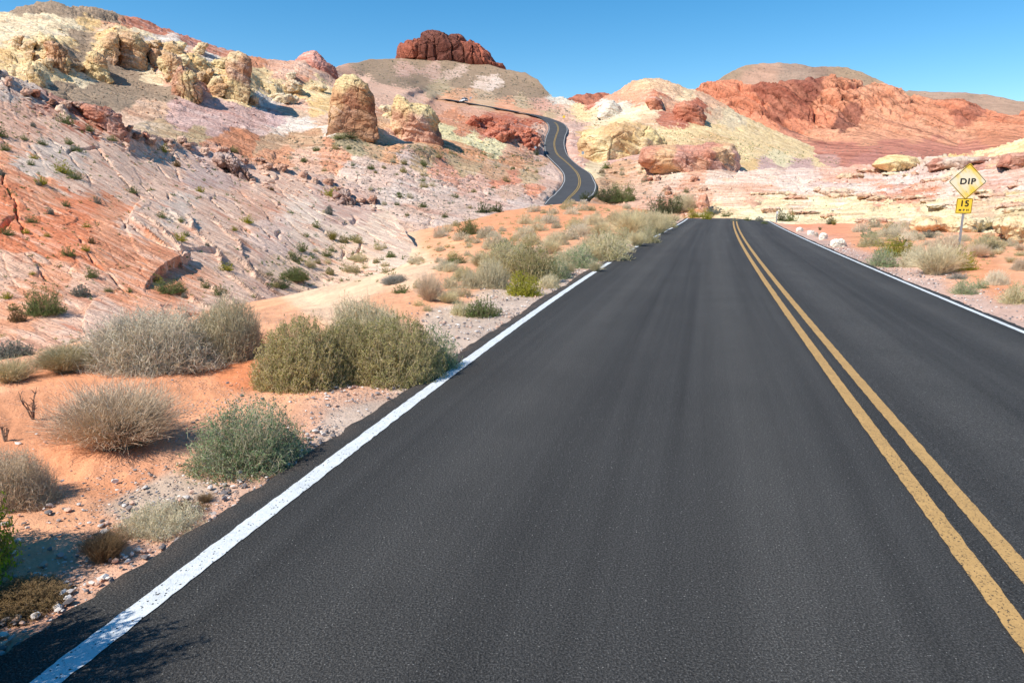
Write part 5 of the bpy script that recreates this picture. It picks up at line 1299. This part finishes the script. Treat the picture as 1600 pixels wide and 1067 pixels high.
for k_, (u_, v_, w_, h_, c_) in enumerate([(724,440,44,24,'greytan'),(752,418,46,26,'straw'),(700,476,44,20,'straw'),(880,432,50,24,'straw'),(868,424,54,32,'greytan'),(900,412,52,28,'greytan'),(925,410,44,28,'straw'),(950,398,52,30,'greytan'),(975,382,50,28,'greytan'),(995,385,40,22,'straw'),(1008,368,44,26,'greytan'),(1030,366,36,20,'straw'),(1046,356,30,16,'greytan'),(1055,346,26,12,'straw'),(940,370,48,24,'straw'),(870,384,44,22,'greytan'),(820,372,44,20,'grey'),(840,362,36,18,'greytan'),(900,358,38,18,'greytan'),(930,352,40,16,'greytan'),(760,372,38,18,'grey'),(860,350,34,14,'grey'),(960,348,36,16,'greytan')]):
    st_ = c_ == 'straw'
    S(u_, v_, w_, h_, 'grass' if st_ else ('twiggy' if k_ % 2 else 'dense'), c_, "pale straw clump filling a gap between the bushes of the left verge" if st_ else "small grey tan bush filling a gap between the bushes of the left verge",
      group="straw clumps of the left verge" if st_ else "grey tan bushes of the left verge", name="dry_grass" if st_ else "desert_shrub")
# ------------------------------------------------------------------ scattered shrubs of the slopes
def inside(poly, u, v):
    c = False; n = len(poly)
    for i in range(n):
        (a, b), (d, e) = poly[i], poly[(i + 1) % n]
        if (b > v) != (e > v) and u < (d - a) * (v - b) / (e - b) + a: c = not c
    return c
def pts_in(poly, n, rr, gap=6):
    a = np.array(poly); out = []; tries = 0
    while len(out) < n and tries < n * 40:
        tries += 1
        u = rr.uniform(a[:, 0].min(), a[:, 0].max()); v = rr.uniform(a[:, 1].min(), a[:, 1].max())
        if not inside(poly, u, v): continue
        if road_px(np.array(u), np.array(v)) < 2.5: continue
        if any(abs(u - x) < gap and abs(v - y) < gap * .6 for x, y in out): continue
        out.append((u, v))
    return out
SLICK_P = [(0,250),(0,500),(120,470),(300,480),(420,470),(470,400),(560,400),(520,300),(430,290),(300,240),(200,225),(100,190),(0,140)]
SAND_P = [(420,400),(470,385),(560,370),(650,385),(660,410),(600,440),(500,450),(440,460),(400,440)]
ORSOIL_P = [(690,430),(650,400),(680,360),(740,345),(830,325),(900,318),(1000,325),(1050,335),(1010,345),(960,360),(900,372),(860,385),(760,395)]
MIDSL_P = [(330,235),(420,245),(500,235),(600,228),(700,228),(830,240),(862,262),(850,300),(820,315),(760,335),(660,345),(600,335),(560,300),(480,268),(400,262)]
GROUPS = [
 (SLICK_P, 46, (12, 27), ('creosote',), ('green', 'green', 'yellow'), "small green shrub rooted in a crack of the near slickrock slope", "green shrubs on the near slickrock slope", .62),
 (SLICK_P, 14, (9, 16), ('dense',), ('bluegrey', 'brown'), "small grey or brown shrub on the near slickrock slope", "grey and brown shrubs on the near slickrock slope", .75),
 ([(600,430),(655,404),(720,396),(735,430),(725,470),(665,488),(610,462)], 16, (16, 34), ('dense', 'creosote', 'twiggy'), ('greytan', 'green', 'grey', 'straw'), "small shrub between the pale sand and the verge gravel behind the largest olive pair", "shrubs behind the largest olive pair", .5),
 (SAND_P, 26, (11, 28), ('creosote', 'dense'), ('green', 'olive', 'greytan'), "small olive green shrub on the pale sand of the wash", "shrubs on the pale sand of the wash", .6),
 (ORSOIL_P, 44, (14, 30), ('dense', 'twiggy'), ('grey', 'greytan', 'grey'), "grey tan domed shrub on the orange soil knoll left of the road", "grey domed shrubs on the orange soil knoll", .5),
 ([(1345,350),(1480,350),(1480,372),(1440,392),(1372,384),(1340,368)], 15, (18, 34), ('dense', 'twiggy'), ('grey', 'greytan', 'grey'), "grey domed shrub in the crowded shrub bed left of the sign post", "grey shrubs in the bed left of the sign", .5),
 ([(1510,372),(1610,385),(1610,410),(1560,400),(1510,392)], 6, (16, 30), ('dense', 'grass'), ('greytan', 'tan'), "tan shrub on the orange soil right of the sign post", "tan shrubs right of the sign", .5),
 (MIDSL_P, 46, (8, 16), ('creosote', 'dense'), ('green', 'olive', 'grey'), "small shrub on the pink and orange slabs below the far boulders", "shrubs on the pink slabs in the middle distance", .55),
 ([(930,262),(1000,258),(1060,280),(1080,300),(1060,325),(1000,318),(930,315)], 16, (8, 15), ('dense', 'creosote'), ('grey', 'green', 'brown'), "small shrub on the pinkish slope right of the far S bend", "shrubs right of the far S bend", .6),
]
rr = random.Random(11)
for poly, n, (a, b), kinds, cols, lab, grp, asp in GROUPS:
    for u, v in pts_in(poly, n, rr, gap=a * .8):
        if lab.startswith("grey tan domed") and (u > 930 and v > 345): continue
        sz = a + (b - a) * rr.random() ** 1.6
        S(u, v, sz, sz * asp * rr.uniform(.8, 1.2), rr.choice(kinds), rr.choice(cols), lab, group=grp)

def scrub(name, areas, colour, seed, kind='dense'):
    """the countless specks of scrub: one mesh"""
    rr = random.Random(seed)
    base = []
    for var in range(3):
        T, L = make_shrub(kind, 300 + var, 3)
        base.append((np.concatenate(T.V + L.V), np.concatenate([f for f in T.F] + [f + T.n for f in L.F])))
    Vs, Fs, n = [], [], 0
    for poly, cnt, (a, b) in areas:
        for u, v in pts_in(poly, cnt, rr, gap=1.5):
            loc, nm = hit(u, v)
            if loc is None or nm not in SLOPES: continue
            w_ = (a + (b - a) * rr.random() ** 2) * loc.y / F
            V, Fc = base[rr.randint(0, 2)]
            an = rr.uniform(0, 6.28); c, s_ = math.cos(an), math.sin(an)
            R = np.array([[c, -s_, 0], [s_, c, 0], [0, 0, 1]])
            Vs.append((V @ R.T) * [w_ / 2, w_ / 2, w_ * .48] + np.array(loc) - [0, 0, .06 * w_]); Fs.append(Fc + n); n += len(V)
    me = mesh_np(name, np.concatenate(Vs), np.concatenate(Fs), [pal(colour)[1]], smooth=False)
    obj(name, me, kind="stuff", label="scattered tiny desert shrubs dotting the far slopes and flats")
BUTTEHILL = [(540,106),(600,94),(700,94),(800,112),(850,140),(880,165),(905,185),(880,182),(840,175),(780,160),(720,150),(640,140),(560,118)]
APRON = [(690,138),(780,148),(860,158),(890,175),(870,180),(840,172),(790,160),(720,152),(690,148)]
scrub("scrub", [(BUTTEHILL, 520, (1.6, 4.0)), (APRON, 220, (2.0, 4.5)), ([(700,160),(860,190),(850,182),(700,150)], 60, (2, 4)),
      ([(100,130),(160,112),(200,118),(270,150),(240,160),(160,160),(100,148)], 110, (2.0, 5)), ([(0,40),(150,20),(300,70),(430,110),(480,180),(340,200),(60,110)], 150, (2, 5)),
      ([(430,215),(520,215),(620,225),(840,240),(855,262),(760,250),(600,240),(470,232)], 230, (2.5, 6.5)), (MIDSL_P, 420, (2.5, 6.5)),
      ([(400,110),(520,120),(640,150),(760,185),(740,225),(680,215),(600,150),(500,130)], 110, (2, 4.5)), ([(720,185),(850,200),(850,240),(720,230)], 50, (2, 5)),
      ([(1100,130),(1200,104),(1330,106),(1400,140),(1300,126),(1150,127)], 160, (1.3, 2.6)), ([(1420,146),(1560,152),(1600,162),(1600,172),(1500,168)], 60, (1.3, 2.4)),
      ([(1240,215),(1500,232),(1450,246),(1300,240)], 90, (1.6, 3.2)), ([(1060,300),(1400,262),(1600,240),(1600,360),(1350,350),(1100,335)], 70, (2, 6)),
      ([(930,240),(1060,262),(1090,300),(1060,330),(930,310)], 170, (2.5, 6.5))], 'bluegrey', 5)
scrub("scrub", [([(930,200),(1120,210),(1340,256),(1250,258),(1150,252),(1140,228),(1040,224),(930,204)], 300, (1.8, 4)), ([(900,160),(960,180),(940,205),(890,190)], 50, (1.8, 4)), (BUTTEHILL, 200, (1.6, 3.4)),
      (SLICK_P, 420, (3, 8.5)), (SAND_P, 130, (3, 10)), (MIDSL_P, 200, (2.5, 6)), ([(430,215),(520,215),(620,225),(840,240),(855,262),(760,250)], 120, (2.5, 6))], 'green', 9, 'creosote')
scrub("scrub", [(ORSOIL_P, 260, (4, 12)), ([(1345,345),(1600,360),(1600,440),(1500,450),(1380,400)], 90, (4, 10)), ([(0,500),(180,520),(140,560),(0,560)], 20, (6, 14)), (SLICK_P, 120, (3, 7))], 'greytan', 13)

# ------------------------------------------------------------------ pebbles of the verges
def pebbles():
    rs = np.random.RandomState(4)
    t = (1 + 5 ** .5) / 2
    ico = np.array([(-1,t,0),(1,t,0),(-1,-t,0),(1,-t,0),(0,-1,t),(0,1,t),(0,-1,-t),(0,1,-t),(t,0,-1),(t,0,1),(-t,0,-1),(-t,0,1)], float); ico /= np.linalg.norm(ico[0])
    f = np.array([(0,11,5),(0,5,1),(0,1,7),(0,7,10),(0,10,11),(1,5,9),(5,11,4),(11,10,2),(10,7,6),(7,1,8),(3,9,4),(3,4,2),(3,2,6),(3,6,8),(3,8,9),(4,9,5),(2,4,11),(6,2,10),(8,6,7),(9,8,1)])
    N = 26000
    y = 1.5 + 26 * rs.uniform(0, 1, N) ** 1.7
    side = rs.uniform(0, 1, N) < .72
    dd = np.abs(rs.normal(0, .75, N)) + .22
    x = np.where(side, curve(fL, y) - dd, curve(fR, y) + dd)
    q = np.stack([x, y, 0 * x], -1)
    keep = fbm(q * 1.1, 3) + rs.uniform(-.5, .5, N) > -.02
    x, y, dd = x[keep], y[keep], dd[keep]; n = len(x)
    z, _ = ground_h(x, y)
    s = (.0028 + .0125 * rs.uniform(0, 1, n) ** 4) * (1 + .035 * y)
    V = ico[None] * (1 + .22 * rs.normal(size=(n, 12, 1))) * s[:, None, None] * np.stack([rs.uniform(.8, 1.5, n), rs.uniform(.8, 1.5, n), rs.uniform(.5, .9, n)], 1)[:, None]
    V += np.stack([x, y, z + .012 + s * .2], 1)[:, None]
    Fc = (f[None] + (np.arange(n) * 12)[:, None, None]).reshape(-1, 3)
    pc = np.array([lin(c) for c in [(206,196,188), (170,158,152), (226,216,206), (140,132,130), (214,176,154), (120,112,110)]])
    col = np.repeat(pc[rs.randint(0, 6, n)], 12, 0)
    t_ = NT("pebble_stone", .85, .25); m = t_.fin(t_.attr())
    obj("pebbles", mesh_np("pebbles", V.reshape(-1, 3), Fc, [m], col=col, smooth=False), kind="stuff", label="grey and pink pebbles strewn along the road verges")
pebbles()

# ------------------------------------------------------------------ signs
FONT = None
def text_mesh(name, body, size, m, parent, loc, bold=.0, sx=1.0, space=1.0, depth=.002):
    cu = bpy.data.curves.new(name, 'FONT'); cu.body = body; cu.size = size; cu.align_x = 'CENTER'; cu.align_y = 'CENTER'
    cu.extrude = depth; cu.offset = bold; cu.space_character = space
    tmp = bpy.data.objects.new(name, cu); scene.collection.objects.link(tmp); bpy.context.view_layer.update()
    me = bpy.data.meshes.new_from_object(tmp.evaluated_get(bpy.context.evaluated_depsgraph_get()))
    bpy.data.objects.remove(tmp)
    me.materials.clear(); me.materials.append(m)
    for v_ in me.vertices: v_.co = (v_.co.x * sx, -v_.co.z, v_.co.y)
    o = obj(name, me, parent); o.location = loc; return o
M['sign_yellow'] = simple_mat("sign_yellow", (.85, .60, .05), .5, .06, 6, raw=True)
def faded():
    t = NT("faded_sign_yellow", .5, .3); p = t.n("TexCoord").outputs["Object"]
    q = t.comb(t.math('MULTIPLY', t.dot(p, (.8, 0, .6)), 5.0), t.math('MULTIPLY', t.dot(p, (-.6, 0, .8)), 1.3), t.dot(p, (0, 1, 0)))
    n = t.noise(q, 1.0, 4, .6)
    zz = t.math('ABSOLUTE', t.math('SUBTRACT', t.dot(p, (0, 0, 1)), .03))
    f = t.math('ADD', t.math('MULTIPLY', zz, 1.25), t.math('MULTIPLY', t.math('SUBTRACT', n, .5), 1.5))
    col = t.mix(t.ramp(f, [(.12, 0.0), (.5, 1.0)]), (.80, .76, .55), (.86, .60, .07))
    return t.fin(col)
M['sign_faded'] = faded()
M['sign_black'] = simple_mat("sign_black", (.012, .012, .013), .5, .1, 8, raw=True)
M['steel'] = simple_mat("galvanised_steel", (.36, .38, .40), .55, .12, 14, metal=.6, raw=True)
M['sign_back'] = simple_mat("bare_aluminium", (.42, .48, .52), .5, .08, 9, metal=.4, raw=True)
def panel(name, w, r, m, parent, loc, rot, th=.004):
    """rounded square plate facing -y"""
    pts = []
    for cx_, cz_, a0_ in ((1, 1, 0), (-1, 1, 90), (-1, -1, 180), (1, -1, 270)):
        for k in range(6):
            a = math.radians(a0_ + 18 * k); pts.append((cx_ * (w / 2 - r) + math.cos(a) * r, cz_ * (w / 2 - r) + math.sin(a) * r))
    c, s_ = math.cos(rot), math.sin(rot)
    pts = [(x * c - z * s_, x * s_ + z * c) for x, z in pts]
    o = MB().prism(pts, -th / 2, th / 2).build(name, m, parent); o.location = loc; return o
def frame(name, w, r, wd, m, parent, loc, rot, th=.003):
    def ring(w, r):
        pts = []
        for cx_, cz_, a0_ in ((1, 1, 0), (-1, 1, 90), (-1, -1, 180), (1, -1, 270)):
            for k in range(6):
                a = math.radians(a0_ + 18 * k); x = cx_ * (w / 2 - r) + math.cos(a) * r; z = cz_ * (w / 2 - r) + math.sin(a) * r
                pts.append((x * math.cos(rot) - z * math.sin(rot), x * math.sin(rot) + z * math.cos(rot)))
        return pts
    A, B = ring(w, r), ring(w - 2 * wd, max(r - wd, .004)); n = len(A)
    V = [(x, -th / 2, z) for x, z in A] + [(x, -th / 2, z) for x, z in B] + [(x, th / 2, z) for x, z in A] + [(x, th / 2, z) for x, z in B]
    Fc = []
    for i in range(n):
        j = (i + 1) % n
        Fc += [(i, j, n + j, n + i), (2 * n + j, 2 * n + i, 3 * n + i, 3 * n + j), (j, i, 2 * n + i, 2 * n + j), (n + i, n + j, 3 * n + j, 3 * n + i)]
    o = MB().add(V, Fc).build(name, m, parent); o.location = loc; return o
SY = 21.0
pc_ = P(1512, 284, SY)
gz = drop(float(pc_[0]) - .0, SY).z
base = P(1497, 388, SY)
sg = empty("warning_sign", (float(pc_[0]), SY, gz), math.radians(-22) * .35, label="faded yellow diamond DIP sign above a 15 MPH plate on a grey post", cat="road sign")
zc = float(pc_[2]) - gz
MB().box((0, .025, zc / 2 + .12), (.045, .03, zc + .5)).box((-.028, .012, zc / 2 + .12), (.012, .006, zc + .5)).box((.028, .012, zc / 2 + .12), (.012, .006, zc + .5)).build("post", M['steel'], sg)
d_ = panel("sign_panel", .765, .04, M['sign_faded'], sg, (0, 0, zc), math.radians(45))
frame("border", .735, .035, .014, M['sign_black'], d_, (0, -.0045, 0), math.radians(45))
text_mesh("lettering", "DIP", .235, M['sign_black'], d_, (0, -.0055, .0), bold=.0065, sx=1.12, space=1.16)
z2 = float(P(1506, 322, SY)[2]) - gz
s2 = panel("speed_plate", .455, .04, M['sign_yellow'], sg, (-.01, 0, z2), 0)
frame("border", .435, .035, .011, M['sign_black'], s2, (0, -.0045, 0), 0)
text_mesh("lettering", "15", .245, M['sign_black'], s2, (0, -.0055, .065), bold=.0055, sx=1.05, space=1.08)
text_mesh("lettering", "M P H", .082, M['sign_black'], s2, (0, -.0055, -.125), bold=.002, sx=1.2, space=1.15)
for zz in (zc + .3, zc - .3, z2 + .13, z2 - .13):
    o_ = MB().tube([(0, -.008, 0), (0, -.002, 0)], .011, 8).build("bolt", M['steel'], sg); o_.location = (0, 0, zz)

# short reflector post at the crest
loc = hit(1213, 348)[0]; h_ = 17 * loc.y / F
t_ = empty("reflector_post", loc, 0, label="short grey marker post with a white reflector beside the road crest", cat="marker post")
MB().box((0, 0, h_ / 2), (.075, .03, h_), None).build("post", M['steel'], t_)
MB().prism([(-.07, h_ * .78), (.07, h_ * .78), (.07, h_ * 1.02), (-.07, h_ * 1.02)], -.03, -.018).build("reflector", simple_mat("white_reflector", (.75, .78, .8), .3, .03, 4, raw=True), t_)
def far_sign(u, v, hp, wp, rot, m, label, shape="panel"):
    loc = hit(u, v)[0]; Y = loc.y; h = hp * Y / F; w = wp * Y / F
    e_ = empty("road_sign", loc, 0, label=label, cat="road sign")
    MB().tube([(0, .05, -.3), (0, .05, h)], .05, 6).build("post", M['steel'], e_)
    panel("sign_panel", w * (1 if not rot else .75), .03, m, e_, (0, 0, h - w / 2), math.radians(rot), .02)
far_sign(881, 188, 7, 4.5, 45, M['sign_yellow'], "tiny yellow diamond sign above the top curve of the far road")
far_sign(910.5, 253, 15, 4, 0, M['sign_back'], "blue grey back of a small square sign right of the far S bend")
far_sign(836.5, 238, 9, 4.5, 45, M['sign_back'], "pale diamond sign back beside the left edge of the far road")
far_sign(735.5, 158.5, 6, 2.6, 0, M['sign_back'], "tiny grey sign back behind the distant car")

# ------------------------------------------------------------------ the distant car
i0 = int(np.argmin(np.abs(fc - 725) + (fv > 170) * 500)); cpos = cen[i0] + [0, 0, .13]; tdir = tg[i0]      # tg runs towards the far end
yaw = math.atan2(tdir[1], tdir[0])
car = empty("parked_car", cpos, yaw, label="small white estate car driving away on the highest stretch of the far road", cat="car")
car.name = "car"
M['car_white'] = simple_mat("white_car_paint", (.72, .74, .76), .25, .02, 2, spec=.5, raw=True)
M['car_glass'] = simple_mat("dark_car_glass", (.02, .025, .03), .1, .02, 2, spec=.6, raw=True)
M['rubber'] = simple_mat("tyre_rubber", (.02, .02, .02), .8, .05, 9, raw=True)
M['red_lamp'] = simple_mat("red_lamp_glass", (.35, .02, .02), .3, .03, 4, raw=True)
bd = MB().prism([(-2.4, .45), (-2.35, .95), (-2.1, 1.05), (-.2, 1.1), (1.1, 1.02), (2.2, .85), (2.4, .65), (2.38, .38), (1.9, .3), (-2.1, .3)], -.92, .92)
bd.build("body", M['car_white'], car, bevel=.07)
MB().add([(-2.2, -.86, 1.05), (1.0, -.86, 1.05), (.2, -.70, 1.62), (-1.95, -.70, 1.66), (-2.2, .86, 1.05), (1.0, .86, 1.05), (.2, .70, 1.62), (-1.95, .70, 1.66)],
         [(0, 1, 2, 3), (5, 4, 7, 6), (1, 5, 6, 2), (4, 0, 3, 7), (3, 2, 6, 7), (0, 4, 5, 1)]).build("windows", M['car_glass'], car)
MB().prism([(-2.0, 1.64), (.22, 1.62), (.1, 1.72), (-1.8, 1.74)], -.72, .72).build("roof", M['car_white'], car, bevel=.03)
for xx in (-1.45, 1.5):
    for yy in (-.86, .86):
        w_ = MB().tube([(xx, yy - .11, .34), (xx, yy + .11, .34)], .34, 18).build("wheel", M['rubber'], car)
        MB().tube([(xx, yy - .125 * (1 if yy < 0 else -1), .34), (xx, yy - .10 * (1 if yy < 0 else -1), .34)], .2, 12).build("rim", M['steel'], w_)
for yy in (-.72, .72):
    MB().box((-2.42, yy, .85), (.06, .22, .2)).build("tail_lamp", M['red_lamp'], car)
    MB().box((2.36, yy, .7), (.08, .3, .14)).build("headlight", M['white_paint'], car)
# ------------------------------------------------------------------ loose rubble on the slopes
def rubble(name, areas, cols, seed):
    rr = random.Random(seed); rs = np.random.RandomState(seed)
    f = np.array([(0,11,5),(0,5,1),(0,1,7),(0,7,10),(0,10,11),(1,5,9),(5,11,4),(11,10,2),(10,7,6),(7,1,8),(3,9,4),(3,4,2),(3,2,6),(3,6,8),(3,8,9),(4,9,5),(2,4,11),(6,2,10),(8,6,7),(9,8,1)])
    t = (1 + 5 ** .5) / 2
    ico = np.array([(-1,t,0),(1,t,0),(-1,-t,0),(1,-t,0),(0,-1,t),(0,1,t),(0,-1,-t),(0,1,-t),(t,0,-1),(t,0,1),(-t,0,-1),(-t,0,1)], float); ico /= np.linalg.norm(ico[0])
    Vs, Fs, Cs, n = [], [], [], 0
    pc = [lin(c) for c in cols]
    for poly, cnt, (a, b) in areas:
        for u, v in pts_in(poly, cnt, rr, gap=1.2):
            loc, cc = hit_col(u, v)
            if loc is None: continue
            s = (a + (b - a) * rr.random() ** 3) * loc.y / F / 2
            V = ico * (1 + .3 * rs.normal(size=(12, 1))) * s * [rr.uniform(.8, 1.6), rr.uniform(.8, 1.4), rr.uniform(.5, 1.0)]
            Vs.append(V + np.array(loc) + [0, 0, s * .25]); Fs.append(f + n); n += 12; Cs.append(np.repeat([cc * rr.uniform(.7, 1.15)], 12, 0))
    obj(name, mesh_np(name, np.concatenate(Vs), np.concatenate(Fs), [bpy.data.materials['pebble_stone']], col=np.concatenate(Cs), smooth=False), kind="stuff", label="loose broken stones scattered over the slopes")
rubble("rubble", [(SLICK_P, 420, (1.5, 5)), ([(0,112),(100,160),(200,205),(300,228),(440,270),(540,296),(600,330),(560,330),(430,300),(200,240),(90,190),(0,150)], 330, (2.5, 8)), (MIDSL_P, 420, (1.5, 4.5)),
        ([(715,180),(850,190),(850,240),(720,225)], 260, (1.6, 5)), ([(930,262),(1060,262),(1090,300),(1060,330),(930,318)], 200, (1.5, 5))], [(206,150,120), (196,140,112), (214,172,150), (186,118,88), (200,160,144)], 3)
rubble("rubble", [([(0,60),(60,30),(180,35),(330,90),(420,110),(520,130),(500,170),(380,200),(240,180),(80,140),(0,110)], 420, (1.5, 5)), ([(1060,300),(1400,262),(1600,240),(1600,375),(1350,352),(1100,335)], 420, (1.5, 5.5)),
        ([(900,170),(1000,180),(1340,256),(1240,258),(1150,255),(1040,225),(910,205)], 160, (1.5, 3.5)), ([(1240,280),(1600,300),(1600,320),(1240,310)], 160, (2, 6))], [(216,190,144), (206,176,132), (200,156,124), (222,200,166), (190,150,120)], 8)
